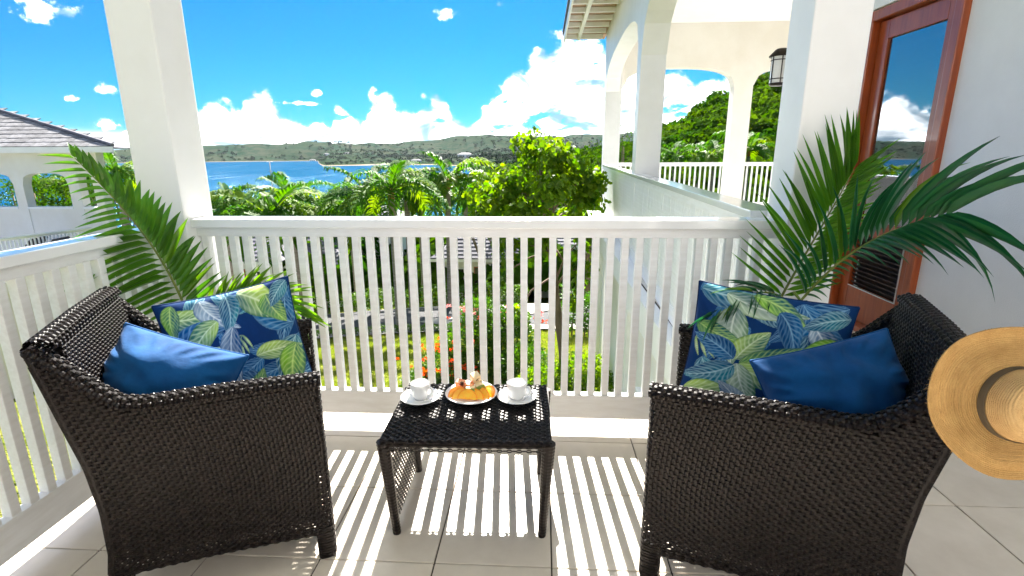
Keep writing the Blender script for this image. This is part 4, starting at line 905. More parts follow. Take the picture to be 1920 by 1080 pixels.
def chunk(name, label, cat, loc, rot, size, mt, rind=None, group=None):
    root = empty(name, loc, 0, label, cat, group); root.rotation_euler = [R(a) for a in rot]
    x, y, z = size; MB().box((-x/2, -y/2, 0), (x/2, y/2, z), bev=.003).build('flesh', mt, root, True)
    if rind: MB().box((-x/2-.0005, -y/2-.005, .001), (x/2+.0005, -y/2-.0003, z-.001), bev=.0015).build('rind', rind, root, True)
    return root
chunk('papaya_wedge', 'long salmon papaya wedge lying on the orange slices', 'papaya', pc+Vector((-.026, .004, .040)), (12, 6, -12), (.072, .030, .026), PAPAYA)
chunk('papaya_cube', 'pale pink papaya cube on top of the fruit heap', 'papaya', pc+Vector((.016, .022, .062)), (22, -14, 32), (.034, .032, .036), MELON)
chunk('melon_chunk', 'melon chunk with dark green rind in the middle of the plate', 'melon', pc+Vector((.002, -.022, .030)), (4, -4, -5), (.038, .026, .027), MELON, RIND, 'melon chunks with green rind')
chunk('melon_chunk', 'tilted melon chunk with light green rind right of the middle', 'melon', pc+Vector((.040, .000, .036)), (10, -18, 18), (.036, .028, .030), MELON, RIND, 'melon chunks with green rind')
def star_spice(loc, rot, label):
    mb = MB()
    for k in range(8):
        a = k*math.pi/4; mb.tube([(0, 0, 0), (.006*math.cos(a), .006*math.sin(a), .0015), (.0115*math.cos(a), .0115*math.sin(a), .001)], [.0012, .0024, .0004], 6)
    o = mb.build('star_anise', SPICE, None, True); o.location = loc; o.rotation_euler = [R(a) for a in rot]; return tag(o, label, 'star anise', 'star anise on the fruit')
star_spice(pc+Vector((-.034, -.014, .062)), (60, 0, 20), 'brown star anise stuck on the front of the papaya wedge')
star_spice(pc+Vector((.022, .004, .078)), (58, 10, 10), 'brown star anise stuck on the pale papaya cube')

# ================================================================== STRAW HAT hung over the near corner of the right chair's back
hat = empty('straw_hat', (0, 0, 0), 0, 'wide straw hat with a taupe ribbon hung on the right chair', 'hat')
prof = []
for k in range(64):
    f = k/63; r_ = .094 + (.208-.094)*f
    prof.append((r_ , .004 - .020*f**1.4 + .016*max(0, f-.8)/.2 + .0016*math.sin(k*math.pi*.98)))
inner = [(r_-.0005, z-.005) for r_, z in prof[::-1]]
mb = MB().lathe(prof+[(prof[-1][0]+.002, prof[-1][1]-.003)]+inner, 72, None, 1.0, 1.0)
V = np.concatenate(mb.V); a_ = np.arctan2(V[:, 1], V[:, 0]); rr_ = np.hypot(V[:, 0], V[:, 1]); V[:, 2] += np.clip((rr_-.1)/.1, 0, 1)**1.5*(.016*np.cos(2*a_+.6)+.005*np.sin(5*a_))
mb.V = [V]; mb.build('brim', STRAW, hat, True)
crown = [(.098, -.002), (.097, .012), (.094, .035), (.089, .062), (.081, .085), (.068, .098), (.052, .102), (.032, .096), (.015, .090), (0, .088)]
mb = MB().lathe(crown, 56, None, 1.04, .96); V = np.concatenate(mb.V); V[:, 2] -= .022*np.exp(-((V[:, 1])/.022)**2)*np.clip((V[:, 2]-.06)/.04, 0, 1); mb.V = [V]
mb.build('crown', STRAWPALE, hat, True)
MB().lathe([(.0990, .001), (.0995, .004), (.0978, .026), (.0965, .030)], 56, None, 1.042, .962).build('ribbon', BAND, hat, True)
MB().box((.0, -.004, .001), (.046, .004, .030), bev=.002, M=Matrix.Rotation(R(150), 4, 'Z') @ Matrix.Translation((0, .097, 0))).build('bow', BAND, hat, True)
# frayed straw ends round the rim
mb = MB()
for k in range(170):
    a = random.uniform(0, 6.28); z0 = -.006+.016*math.cos(2*a+.6); p0 = Vector((.206*math.cos(a), .206*math.sin(a), z0)); d_ = Vector((math.cos(a+random.uniform(-1, 1)), math.sin(a+random.uniform(-1, 1)), random.uniform(-.6, .6)))*random.uniform(.003, .009)
    mb.tube([p0, p0+d_], [.0006, .0003], 3)
tag(mb.build('frayed_edge', STRAW, hat), kind='stuff')
hc = CAM + ray(1906, 757)*1.02
n_ = (CAM - hc).normalized(); n_ = (n_*1.0 + _r*.55 - _u*.16).normalized()
xh = (_u*.8+_r*.3); xh = (xh - n_*xh.dot(n_)).normalized(); yh = n_.cross(xh)
M = Matrix((xh, yh, n_)).transposed().to_4x4() @ Matrix.Scale(.72, 4); M.translation = hc; hat.matrix_world = M

# ================================================================== CUT PALM FRONDS
def leaflet_mesh(droop, n=9, twist=.0):
    V = []; x = z = 0.0
    for i in range(n):
        f = i/(n-1); a = -droop*f**1.3
        wdt = .5*min(1, (f/.14)**.6)*(1-max(0, (f-.22)/.78)**1.7)+.001
        V += [(x, -wdt, z+.16*wdt), (x, 0, z-.02*wdt), (x, wdt, z+.16*wdt)]
        x += math.cos(a)/(n-1); z += math.sin(a)/(n-1)
    F = [(i*3+k, i*3+3+k, i*3+4+k, i*3+1+k) for i in range(n-1) for k in range(2)]
    return np.array(V), np.array(F)
LEAFMESH = {}
def leaf_me(dr, mt):
    key = (dr, mt.name)
    if key not in LEAFMESH:
        V, F = leaflet_mesh(dr); LEAFMESH[key] = fast_mesh('leaflet', V, [F], [mt], True)
    return LEAFMESH[key]
def bez(P, n):
    P = [Vector(p) for p in P]; out = []
    for i in range(n):
        t_ = i/(n-1); q = P[:]
        while len(q) > 1: q = [q[k].lerp(q[k+1], t_) for k in range(len(q)-1)]
        out.append(q[0])
    return out
def frond(label, ctrl, up, n, ln, wd, mt, s0=.12, angs=(70, 28), lang=None, lens=None, wds=(1, 1), droops=(.15, .6), sides=(1, 1), bare=0.0, lift=(.25, .25), jitter=5, rr_=.006, gap=(), grav=.45):
    """cut palm frond: rachis along ctrl, leaflets on both sides; up = which way the blade faces"""
    pts = bez(ctrl, 40); root = empty('palm_frond', pts[0], 0, label, 'palm frond', 'cut palm fronds decorating the balcony')
    MB().tube([p-pts[0] for p in pts], [rr_*(1-.8*k/39)+.0008 for k in range(40)], 7, True, .75).build('rachis', RACHIS, root, True)
    up = Vector(up)
    for k in range(n):
        f = s0 + (1-s0)*(k/(n-1)); i = f*39; i0 = min(int(i), 38); p = pts[i0].lerp(pts[i0+1], i-i0); tg = (pts[i0+1]-pts[i0]).normalized()
        u_ = (up - tg*up.dot(tg)).normalized(); sd_ = tg.cross(u_)
        prof = lens(f) if lens else (.55+.45*math.sin(min(1, f*1.15)*math.pi)) if f < .87 else .75
        for j, sg in enumerate((1, -1)):
            pj = prof[j] if isinstance(prof, tuple) else prof
            ag = lang if (lang and sg == -1) else angs
            if sides[j] == 0 or random.random() > sides[j]: continue
            if any(a <= f <= b_ and sg == sd2 for a, b_, sd2 in gap): continue
            an = R(ag[0]+(ag[1]-ag[0])*f + random.uniform(-jitter, jitter))
            d_ = (tg*math.cos(an) + sd_*sg*math.sin(an) + u_*lift[j]*random.uniform(.5, 1.3)).normalized()
            dr = random.choice(droops)*random.choice((1, 1, 1, 1.35)); dr = round(dr*10)/10; l_ = ln*pj*random.uniform(.9, 1.06); w_ = wd*wds[j]*(.8+.4*math.sin(f*math.pi))*random.uniform(.85, 1.1)
            zc = (u_ - d_*u_.dot(d_)).normalized()
            # gravity decides which way the leaflet bends
            g_ = Vector((0, 0, 1)); g_ = (g_ - d_*g_.dot(d_)); zc = (zc*(1-grav) + g_.normalized()*grav).normalized() if g_.length > .05 else zc
            yc = zc.cross(d_)
            M = Matrix((d_*l_, yc*w_, zc*l_)).transposed().to_4x4(); M.translation = p - pts[0] + sd_*sg*rr_*.4
            link('leaflet', leaf_me(dr, mt if random.random() > .06 else FRONDYEL), root, M)
    return root
random.seed(21)
frond('tall palm frond leaning over the left railing behind the left chair', [at(356, 600, -.10), at(312, 480, -.13), at(250, 405, -.20), at(140, 296, -.30)], (.80, -.52, .25), 28, .38, .019, FROND, s0=.05, angs=(64, 26), lang=(100, 52), wds=(1.8, 1), droops=(.15, .3, .55), lift=(.06, .02), jitter=4, lens=lambda f: (.60 if f < .45 else .60-.42*(f-.45)/.55, .62 if f < .1 else 1.0 if f < .42 else max(.30, 1.0-2.2*(f-.42))))
frond('small bright yellow-green palm frond sticking up behind the left leaf-print cushion', [at(372, 610, .0), at(425, 560, -.03), at(495, 530, -.06), at(560, 590, -.09)], (-.1, -.75, .35), 34, .19, .021, FRONDYEL, s0=.05, angs=(40, 30), lang=(62, 20), droops=(.15, .4, .8), lift=(.05, .15), jitter=8, lens=lambda f: (.75, .70+.35*math.sin(f*2.6)))
frond('upright palm frond fanned out in front of the right column and door', [at(1462, 562, -.22), at(1515, 465, -.20), at(1575, 370, -.17), at(1600, 318, -.15)], (-.15, -.95, .2), 27, .29, .020, FROND, s0=.03, angs=(54, 30), lang=(74, 20), grav=.0, droops=(.05, .12, .3), lift=(.05, .05), jitter=4, lens=lambda f: (.72-.10*f, .86+.22*math.sin(min(1, f*1.1)*2.2)-.25*max(0, f-.8)/.2))
frond('arching palm frond reaching right across the door and wall', [at(1488, 580, -.34), at(1570, 480, -.38), at(1650, 425, -.45), at(1770, 408, -.58)], (-.2, -.55, .80), 25, .38, .0135, FRONDDARK, s0=.10, angs=(62, 40), lang=(58, 30), droops=(.5, .8, 1.1), lift=(.10, .32), jitter=5, grav=.6, lens=lambda f: (.16 if f < .40 else min(1.0, .16+1.9*(f-.40)), .55+.45*f))
frond('short drooping palm sprig lying over the right leaf-print cushion', [at(1478, 566, -.30), at(1440, 535, -.36), at(1395, 545, -.40), at(1345, 590, -.42)], (0, -.3, .9), 14, .16, .012, FRONDDARK, s0=.2, angs=(50, 20), droops=(.55, .9, 1.2), lift=(.1, .1), jitter=14)
frond('single folded palm blade bent down over the right leaf-print cushion', [at(1488, 548, -.38), at(1500, 560, -.42), at(1520, 590, -.44), at(1548, 640, -.43)], (.3, -.8, .3), 3, .12, .03, FRONDDARK, s0=.3, angs=(14, 8), droops=(.3, .55), lift=(.05, .05), jitter=4)
# ================================================================== VEGETATION
random.seed(5); RNG = np.random.default_rng(5)
def rand_rot(n):
    q = RNG.normal(size=(n, 4)); q /= np.linalg.norm(q, axis=1)[:, None]; w_, x, y, z = q.T
    return np.stack([np.stack([1-2*(y*y+z*z), 2*(x*y-z*w_), 2*(x*z+y*w_)], -1), np.stack([2*(x*y+z*w_), 1-2*(x*x+z*z), 2*(y*z-x*w_)], -1), np.stack([2*(x*z-y*w_), 2*(y*z+x*w_), 1-2*(x*x+y*y)], -1)], 1)
LEAF_V = np.array([(0, 0, 0), (.35, .30, .07), (.35, -.30, .07), (1, 0, -.12), (.42, 0, 0)], float); LEAF_F = np.array([(0, 4, 1), (0, 2, 4), (4, 3, 1), (4, 2, 3)])
LOBE_V = np.array([(0, 0, 0), (.3, .42, .06), (.5, .20, .0), (.72, .36, -.04), (1.0, 0, -.14), (.72, -.36, -.04), (.5, -.20, 0), (.3, -.42, .06), (.4, 0, 0)], float); LOBE_F = np.array([(0, 8, 1), (1, 8, 2), (2, 8, 3), (3, 8, 4), (4, 8, 5), (5, 8, 6), (6, 8, 7), (7, 8, 0)])
def leaf_cloud(P, size, V0=LEAF_V, F0=LEAF_F, up=.5, out=None):
    """P (n,3): a leaf at each point; returns V, F"""
    n = len(P); Rm = rand_rot(n)
    if out is not None or up:
        d = RNG.normal(size=(n, 3)); d[:, 2] *= .5
        if out is not None: d = d*.6 + out*1.0
        d /= np.linalg.norm(d, axis=1)[:, None]+1e-9
        nz_ = RNG.normal(size=(n, 3))*(1-up) + np.array([0, 0, 1.])*up*1.6; y = np.cross(nz_, d); y /= np.linalg.norm(y, axis=1)[:, None]+1e-9; z = np.cross(d, y)
        Rm = np.stack([d, y, z], -1)
    sz = (size*RNG.uniform(.6, 1.3, n))[:, None, None]
    V = np.einsum('nij,kj->nki', Rm, V0)*sz + P[:, None, :]
    return V.reshape(-1, 3), (F0[None]+np.arange(n)[:, None, None]*len(V0)).reshape(-1, 3)
def ellip(n, c, r, shell=.55):
    d = RNG.normal(size=(n, 3)); d /= np.linalg.norm(d, axis=1)[:, None]
    rad = (shell + (1-shell)*RNG.random(n)**.7)[:, None]; rad = np.where(RNG.random(n)[:, None] < .25, rad*RNG.random(n)[:, None]**.5, rad)
    return np.array(c) + d*rad*np.array(r), d

# ---- palms
def palm_frond_mesh(L_, droop, seed, mt, pairs=34):
    rg = np.random.default_rng(seed); V = []; F = []
    n = 24; pts = []; x = z = 0.0; e0 = 1.0
    for i in range(n):
        f = i/(n-1); pts.append((x, 0, z)); a = e0 - droop*f**1.1; x += L_/(n-1)*math.cos(a); z += L_/(n-1)*math.sin(a)
    pts = np.array(pts)
    for k in range(pairs):
        f = .12+.88*k/(pairs-1); i = f*(n-1); i0 = min(int(i), n-2); p = pts[i0]+(pts[i0+1]-pts[i0])*(i-i0); tg = pts[i0+1]-pts[i0]; tg /= np.linalg.norm(tg)
        for sg in (1, -1):
            ln = L_*.30*(.5+.6*math.sin(min(1, f*1.1)*math.pi*.9))*rg.uniform(.8, 1.1); an = R(rg.uniform(55, 75)-28*f)
            d = tg*math.cos(an)+np.array([0, sg, 0])*math.sin(an)+np.array([0, 0, rg.uniform(.15, .55)]); d /= np.linalg.norm(d)
            w_ = .032*L_/2.2*1.25; y = np.cross(d, [0, 0, 1.]); y /= np.linalg.norm(y)+1e-6
            p1 = p+d*ln*.5; p2 = p+d*ln*.9+np.array([0, 0, -ln*rg.uniform(.25, .6)]); b0 = len(V)
            V += [p-y*w_*.6, p+y*w_*.6, p1-y*w_, p1+y*w_, p2]; F += [(b0, b0+1, b0+3), (b0, b0+3, b0+2), (b0+2, b0+3, b0+4)]
    mb = MB(); mb.add(V, [np.array(F)]); mb.tube([tuple(p) for p in pts[::2]], [.022*(1-.8*i/len(pts[::2]))*L_/2.2 for i in range(len(pts[::2]))], 5)
    return mb.mesh('frond', mt)
PF = [palm_frond_mesh(2.3, dr, i, m_) for i, (dr, m_) in enumerate(((1.3, PALMLEAF), (1.8, PALMLEAF), (2.3, PALMLEAF), (1.6, PALMLEAF2), (2.1, PALMLEAF2), (1.0, PALMLEAF)))]
def palm(px, py, Yd, label, size=1.0, fr=15, tr=.13, group='palm trees beyond the garden', yellow=.35):
    c = at(px, py, Yd); g = th(c.x, c.y); H = max(1.5, c.z-.25*size-g)
    root = empty('palm_tree', (c.x, c.y, g), random.uniform(0, 6.28), label, 'palm tree', group)
    lean = random.uniform(-.12, .12); hs = np.linspace(0, 1, 18)
    MB().tube([(lean*h*h, 0, -.2+h*(H+.2)) for h in hs], [tr*(1.35-.45*min(1, h*2.5)+.12*math.sin(h*3.1))*(1+.03*(k % 2)) for k, h in enumerate(hs)], 10).build('trunk', PALMBARK, root, True)
    MB().tube([(lean, 0, H-.05), (lean, 0, H+.25), (lean, 0, H+.5*size)], [tr*.85, tr*.8, tr*.35], 9).build('crownshaft', PALMLEAF2 if random.random() < .6 else PALMFIBRE, root, True)
    for k in range(fr):
        a = k*2.39996; tilt = -.35+1.0*(k/fr); idx = random.choice([0, 5, 3]) if k > fr*.7 else random.choice([1, 2, 1, 4] if random.random() < yellow+.3 else [0, 1, 2])
        M = Matrix.Translation((lean, 0, H+.25*size)) @ Matrix.Rotation(a, 4, 'Z') @ Matrix.Rotation(-(tilt-.45)*.9, 4, 'Y') @ Matrix.Rotation(random.uniform(-.3, .3), 4, 'X') @ Matrix.Scale(size*random.uniform(.85, 1.1), 4)
        link('frond', PF[idx], root, M)
    return root
palms = [(736, 362, 14.5, 'nearest palm, its trunk ringed with brown fibre, right of the lawn edge', .80, 13), (762, 352, 21, 'palm just right of the fibre-trunked palm', .95, 15), (788, 385, 24, 'short palm between two taller grey-trunked palms', .8, 14),
 (838, 345, 20.5, 'tall palm in front of the slate-roofed house', 1.0, 16), (900, 372, 22, 'palm with pale grey trunk left of the broad-leaved tree', .85, 15), (690, 372, 18.5, 'bushy palm at the left of the middle palm group', 1.0, 16),
 (640, 402, 23, 'low palm between the big dark palm and the middle group', .9, 14), (548, 379, 21.5, 'palm rising highest behind the big dark palm', 1.05, 16), (505, 410, 17.5, 'big dark palm spreading nearest to the left column', 1.10, 19),
 (420, 388, 21, 'palm half hidden by the left column', .85, 14), (455, 408, 22, 'low palm with its fronds level with the rail, beside the left column', .9, 14), (872, 352, 27, 'slender palm seen over the right end of the palm group', .95, 14), (590, 412, 19, 'low palm right of the big dark palm, fronds at rail height', .95, 15), (655, 372, 27, 'slender upright palm farthest back in the middle', .9, 13)]
for px, py, Yd, lab, sz, fr in palms: palm(px, py, Yd, lab, sz, fr)
# palms seen through the end arches and beyond the left house
for px, py, Yd, lab, sz in [(1265, 300, 34, 'dark palm seen through the arch behind the far railing', 1.0), (1310, 300, 36, 'yellow-green palm seen through the middle of the arch', 1.0), (1338, 298, 32, 'palm leaning towards the cream pier, seen through the arch', 1.0), (1405, 285, 34, 'palm seen right of the cream pier under the lantern', 1.1), (218, 330, 24, 'palm between the left house and the left column', 1.0), (165, 340, 34, 'palm seen through the narrow right arch of the left house', .9), (75, 350, 40, 'palm seen through the wide arch of the left house', 1.0), (120, 352, 38, 'palm seen at the right side of the wide arch of the left house', .9)]:
    palm(px, py, Yd, lab, sz, 14, .13, 'palm trees seen through arches')

# ---- broad-leaved tree in the garden: trunk, limbs, single big leaves and the mass of smaller ones
t0 = at(1062, 742, 7.5); tz = th(t0.x, t0.y)
tree = empty('broad_leaved_tree', (t0.x, t0.y, tz), 0, 'slim bright green tree with big lobed leaves just beyond the railing', 'tree')
def tl(px, py, Yd): return at(px, py, Yd) - Vector((t0.x, t0.y, tz))
trunk = [Vector((0, 0, -.15)), tl(1056, 660, 7.5), tl(1042, 560, 7.5), tl(1034, 470, 7.5), tl(1024, 400, 7.5), tl(1016, 330, 7.5), tl(1012, 292, 7.5)]
MB().tube(trunk, [.115, .092, .08, .072, .06, .045, .02], 9).build('trunk', BARK, tree, True)
ends = [(960, 335, 7.2), (930, 372, 7.0), (1065, 318, 7.3), (1095, 372, 7.2), (1000, 300, 7.9), (1040, 285, 7.0), (985, 392, 6.8), (1075, 400, 8.1), (948, 455, 6.9), (1092, 500, 7.3), (965, 330, 8.3), (1090, 335, 8.2), (1035, 345, 6.6), (935, 520, 7.1), (1075, 560, 7.0), (968, 590, 7.2), (1100, 440, 7.9), (1010, 440, 6.9), (915, 395, 7.4), (905, 360, 7.8), (1000, 268, 7.4), (1050, 300, 8.0), (940, 405, 8.2), (1108, 340, 7.0), (975, 365, 7.5)]
lm = MB(); LP = []; LO = []
for k, e in enumerate(ends):
    E_ = tl(*e); b0 = trunk[3].lerp(trunk[5], random.random()*.9) if e[1] < 430 else trunk[2].lerp(trunk[4], random.random()*.8)
    mid = b0.lerp(E_, .5)+Vector((random.uniform(-.08, .08), random.uniform(-.08, .08), .10)); lm.tube([b0, mid, E_], [.026, .018, .006], 6)
    q_ = random.uniform(.65, 1.25); r_ = (.38*q_, .38*q_, .26*q_) if e[1] < 430 else (.26*q_, .26*q_, .36*q_)
    P, d = ellip(int((190 if e[1] < 430 else 110)*q_*q_), E_, r_, .25); LP.append(P); LO.append(d*.4+np.array([0, 0, -.75]))
tag(lm.build('limb', BARK, tree, True), kind='stuff')
LP = np.concatenate(LP); LO = np.concatenate(LO)
dcam = np.linalg.norm(LP-np.array(CAM-Vector((t0.x, t0.y, tz))), axis=1); order = np.argsort(dcam); big = order[:260]; rest = order[260:]
V, F = leaf_cloud(LP[rest], .125, LOBE_V, LOBE_F, .35, LO[rest])
tag(link('foliage', fast_mesh('foliage', V, [F], [TREELEAF]), tree), kind='stuff')
lf_me = [fast_mesh('leaf', LOBE_V*np.array((1, s_, 1)), [LOBE_F], [TREELEAF]) for s_ in (1.0, .85)]
for i in big:
    d = Vector(LO[i])*.8+Vector((random.uniform(-.6, .6), random.uniform(-.6, .6), random.uniform(-.3, .4))); d.normalize(); z = Vector((random.uniform(-.6, .6), random.uniform(-.6, .6), 1)); y = z.cross(d).normalized(); z = d.cross(y)
    M = Matrix((d, y, z)).transposed().to_4x4() @ Matrix.Scale(random.uniform(.11, .19), 4); M.translation = Vector(LP[i]); link('leaf', random.choice(lf_me), tree, M)

# ---- shrubs, hedges
def shrub(name, label, cat, blobs, n, size, mt, group=None):
    c = blobs[0][0]; g = th(c[0], c[1]); root = empty(name, (c[0], c[1], g), 0, label, cat, group); Vs = []; Fs = []; o = 0; st = MB()
    for (b, r_) in blobs:
        P, d = ellip(int(3.4*n*r_[0]*r_[2]), (b[0]-c[0], b[1]-c[1], b[2]-g), r_, .55); V, F = leaf_cloud(P, size, up=.3, out=d); Vs.append(V); Fs.append(F+o); o += len(V)
        for k in range(5): st.tube([(b[0]-c[0]+random.uniform(-.1, .1), b[1]-c[1], th(b[0], b[1])-g-.05), (b[0]-c[0]+random.uniform(-.6, .6)*r_[0], b[1]-c[1]+random.uniform(-.6, .6)*r_[1], b[2]-g+r_[2]*.5)], [.018, .006], 5)
    tag(link('foliage', fast_mesh('foliage', np.concatenate(Vs), [np.concatenate(Fs)], [mt]), root), kind='stuff'); tag(st.build('stem', BARK, root), kind='stuff')
    return root
def gp(px, py, Yd): return tuple(at(px, py, Yd))
b1 = [(gp(890, 655, 8.6), (.75, .6, .65)), (gp(945, 640, 8.9), (.7, .6, .75)), (gp(840, 690, 8.3), (.6, .5, .5)), (gp(985, 690, 8.0), (.6, .5, .55)), (gp(900, 590, 9.2), (.5, .5, .45)), (gp(960, 600, 9.1), (.4, .4, .4)), (gp(790, 720, 8.0), (.45, .4, .35))]
fb = shrub('flowering_shrub', 'dense dark green shrub dotted with red flowers below the railing', 'shrub', b1, 2600, .075, SHRUBLEAF)
b2 = [(gp(1030, 715, 7.0), (.55, .4, .4)), (gp(1095, 700, 6.9), (.5, .4, .42)), (gp(1000, 735, 6.7), (.5, .4, .35)), (gp(1120, 735, 6.6), (.5, .4, .4))]
shrub('leafy_shrub', 'bright light green leafy shrub around the foot of the slim tree', 'shrub', b2, 2400, .07, TREELEAF)
# flowers of the shrub: small clusters of petals, each cluster its own part
pv = []; pf = []
for k in range(14):
    d = Vector((random.gauss(0, 1), random.gauss(0, 1), abs(random.gauss(0, 1)))).normalized(); y = d.orthogonal().normalized(); b0 = len(pv)
    c0 = d*.35; pv += [c0+y*.1, c0-y*.1+d*.1, c0+d*.75+y*.22, c0+d*.75-y*.22]; pf.append((b0, b0+1, b0+3, b0+2))
fmA = fast_mesh('flower', [tuple(v) for v in pv], [np.array(pf)], [PETAL]); fmB = fast_mesh('flower', [tuple(v) for v in pv], [np.array(pf)], [PINKPETAL])
spots = [(random.gauss(800, 26), random.gauss(690, 32), 7.75) for _ in range(26)] + [(random.uniform(780, 900), random.uniform(640, 735), 7.9) for _ in range(24)] + [(random.gauss(870, 22), random.gauss(585, 16), 8.8) for _ in range(14)] + [(random.gauss(950, 14), random.gauss(582, 8), 8.7) for _ in range(7)] + [(random.gauss(1008, 8), random.gauss(592, 8), 8.4) for _ in range(5)]
for (px, py, Yd) in spots:
    p = at(px, py, Yd+random.uniform(-.2, .2)); link('flower', fmB if py < 600 and px > 840 and random.random() < .6 else fmA, fb, Matrix.Translation(p-fb.location) @ Matrix.Rotation(random.uniform(0, 6), 4, 'Z') @ Matrix.Scale(random.uniform(.05, .085), 4))
def hedge(label, x0, x1, yfun, h, dpt, n, size=.11, mt=HEDGELEAF, grp=None):
    xm = (x0+x1)/2; root = empty('hedge', (xm, yfun(xm), th(xm, yfun(xm))), 0, label, 'hedge', grp)
    xs = RNG.uniform(x0, x1, n); ys = np.array([yfun(x) for x in xs]) + RNG.uniform(-.5, .5, n)*dpt; fz = RNG.random(n)**.6
    zs = terrain(xs, ys)+fz*h*(1+.10*np.sin(xs*2.3)+.06*np.sin(xs*7.1)); P = np.stack([xs, ys, zs], -1)-np.array(root.location)
    V, F = leaf_cloud(P, size, up=.2); tag(link('foliage', fast_mesh('foliage', V, [F], [mt]), root), kind='stuff')
    V = []; nn_ = 30; mb = MB()
    for k in range(nn_): x = x0+(x1-x0)*(k+.5)/nn_; z = th(x, yfun(x)); mb.tube([(x-xm, yfun(x)-yfun(xm), z-root.location.z-.1), (x-xm+.05, yfun(x)-yfun(xm), z-root.location.z+h*.7)], [.03, .012], 5)
    tag(mb.build('stem', BARK, root), kind='stuff'); return root
hedge('long clipped dark hedge in front of the white houses', -17, -0.3, lambda x: 21.7+.02*x, 1.15, .9, 9000, .13)
hedge('low dark hedge along the far edge of the lawn', -9.5, -.9, lambda x: 14.3+.05*x, .34, .45, 5200, .07)
hedge('loose green hedge right of the slim tree beside the lawn', 1.0, 5.0, lambda x: 13.5, 1.5, 1.2, 4200, .13, SHRUBLEAF)
# crowns of further trees along the houses
def leafy_tree(px, py, Yd, rad, label, n=900, size=.22, mt=FORESTLEAF, group='leafy trees beyond the road'):
    c = at(px, py, Yd); g = th(c.x, c.y); root = empty('leafy_tree', (c.x, c.y, g), 0, label, 'tree', group); H = c.z-g
    MB().tube([(0, 0, -.2), (.05, 0, H*.5), (0, .05, H)], [.16, .11, .05], 8).build('trunk', BARK, root, True)
    mb = MB(); Vs = []; Fs = []; o = 0
    for k in range(9):
        e = Vector((random.uniform(-.8, .8)*rad, random.uniform(-.8, .8)*rad, H+random.uniform(-.5, .6)*rad)); mb.tube([(0, 0, H*.55), tuple(e)], [.06, .015], 5)
        P, d = ellip(n//9, e, (rad*.5, rad*.5, rad*.4), .5); V, F = leaf_cloud(P, size, up=.35, out=d); Vs.append(V); Fs.append(F+o); o += len(V)
    tag(mb.build('limb', BARK, root), kind='stuff'); tag(link('foliage', fast_mesh('foliage', np.concatenate(Vs), [np.concatenate(Fs)], [mt]), root), kind='stuff')
for a in [(1090, 345, 30, 2.4, 'leafy tree behind the slim tree, right of its crown'), (930, 390, 27, 1.6, 'small leafy tree between the last palm and the slim tree'), (980, 360, 36, 2.6, 'leafy tree seen over the crown of the slim tree'), (1105, 420, 24, 1.8, 'leafy tree beside the first pier of the wing'), (620, 420, 33, 2.0, 'leafy tree behind the low palms'), (520, 428, 36, 2.2, 'leafy tree above the left slate roof'), (1170, 275, 45, 3.0, 'leafy tree seen between the first two piers of the wing'), (20, 355, 36, 3, 'leafy tree seen through the left arch of the left house'), (225, 365, 30, 1.8, 'leafy tree filling the gap beside the left column'), (62, 362, 34, 2.6, 'leafy tree at the left side of the wide arch of the left house'), (100, 352, 44, 3.2, 'taller leafy tree in the middle of the wide arch of the left house'), (122, 378, 31, 1.8, 'low leafy tree at the right side of the wide arch of the left house'), (165, 372, 30, 1.5, 'low leafy tree in the narrow right arch of the left house'), (440, 402, 40, 2.6, 'leafy tree filling the gap under the palms beside the left column'), (500, 408, 44, 2.8, 'leafy tree low behind the big dark palm'), (570, 404, 40, 2.6, 'leafy tree low between the two left palms'), (650, 402, 44, 2.8, 'leafy tree low behind the bushy palm'), (725, 398, 42, 2.6, 'leafy tree low behind the palm trunks in the middle'), (790, 400, 44, 2.8, 'leafy tree low behind the short palm'), (855, 398, 42, 2.6, 'leafy tree low behind the tall palm'), (900, 418, 30, 1.5, 'small leafy tree low between the pale-trunked palm and the slim tree'), (915, 400, 46, 3.0, 'leafy tree low behind the last palm')]: leafy_tree(*a)

# ---- woodland on the slopes: one mass, leaf clumps of every size
def woodland(name, n, r0, r1, a0, a1, tree_r, per, mt, keep, card=.62):
    r_ = np.exp(RNG.uniform(math.log(r0), math.log(r1), n)); a_ = np.radians(RNG.uniform(a0, a1, n)); x, y = CAM.x+r_*np.sin(a_), CAM.y+r_*np.cos(a_); z = terrain(x, y); k = keep(x, y, z, r_, np.degrees(a_)); x, y, z, r_ = x[k], y[k], z[k], r_[k]
    n = len(x); tr = tree_r(r_)*RNG.uniform(.6, 1.35, n)
    d = RNG.normal(size=(n, per, 3)); d[..., 2] = np.abs(d[..., 2])*.8+.05; d /= np.linalg.norm(d, axis=-1)[..., None]
    bump_ = RNG.uniform(.72, 1.12, (n, per, 1))
    P = np.stack([x, y, z+tr*.55], -1)[:, None, :] + d*bump_*tr[:, None, None]*np.array([1, 1, .8])
    P = P.reshape(-1, 3); dd = d.reshape(-1, 3); sz = np.repeat(tr, per)*card
    t1 = np.cross(dd, RNG.normal(size=dd.shape)); t1 /= np.linalg.norm(t1, axis=1)[:, None]; nn = dd+RNG.normal(size=dd.shape)*.45; t1 = np.cross(nn, t1); t1 /= np.linalg.norm(t1, axis=1)[:, None]; t2 = np.cross(nn, t1); t2 /= np.linalg.norm(t2, axis=1)[:, None]
    q = [P + (t1*c+t2*s_)*(sz*RNG.uniform(.6, 1.1, len(P)))[:, None] for c, s_ in ((1, 0), (.1, .8), (-1, .1), (0, -.7))]
    V = np.stack(q, 1).reshape(-1, 3); F = np.arange(len(P)*4).reshape(-1, 4)
    return tag(link(name, fast_mesh(name, V, [F], [mt])), kind='stuff')
clear = lambda x, y: ~((x > -24) & (x < 7.5) & (y < 31)) & ~((x < -8) & (y < 22) & (x > -34))
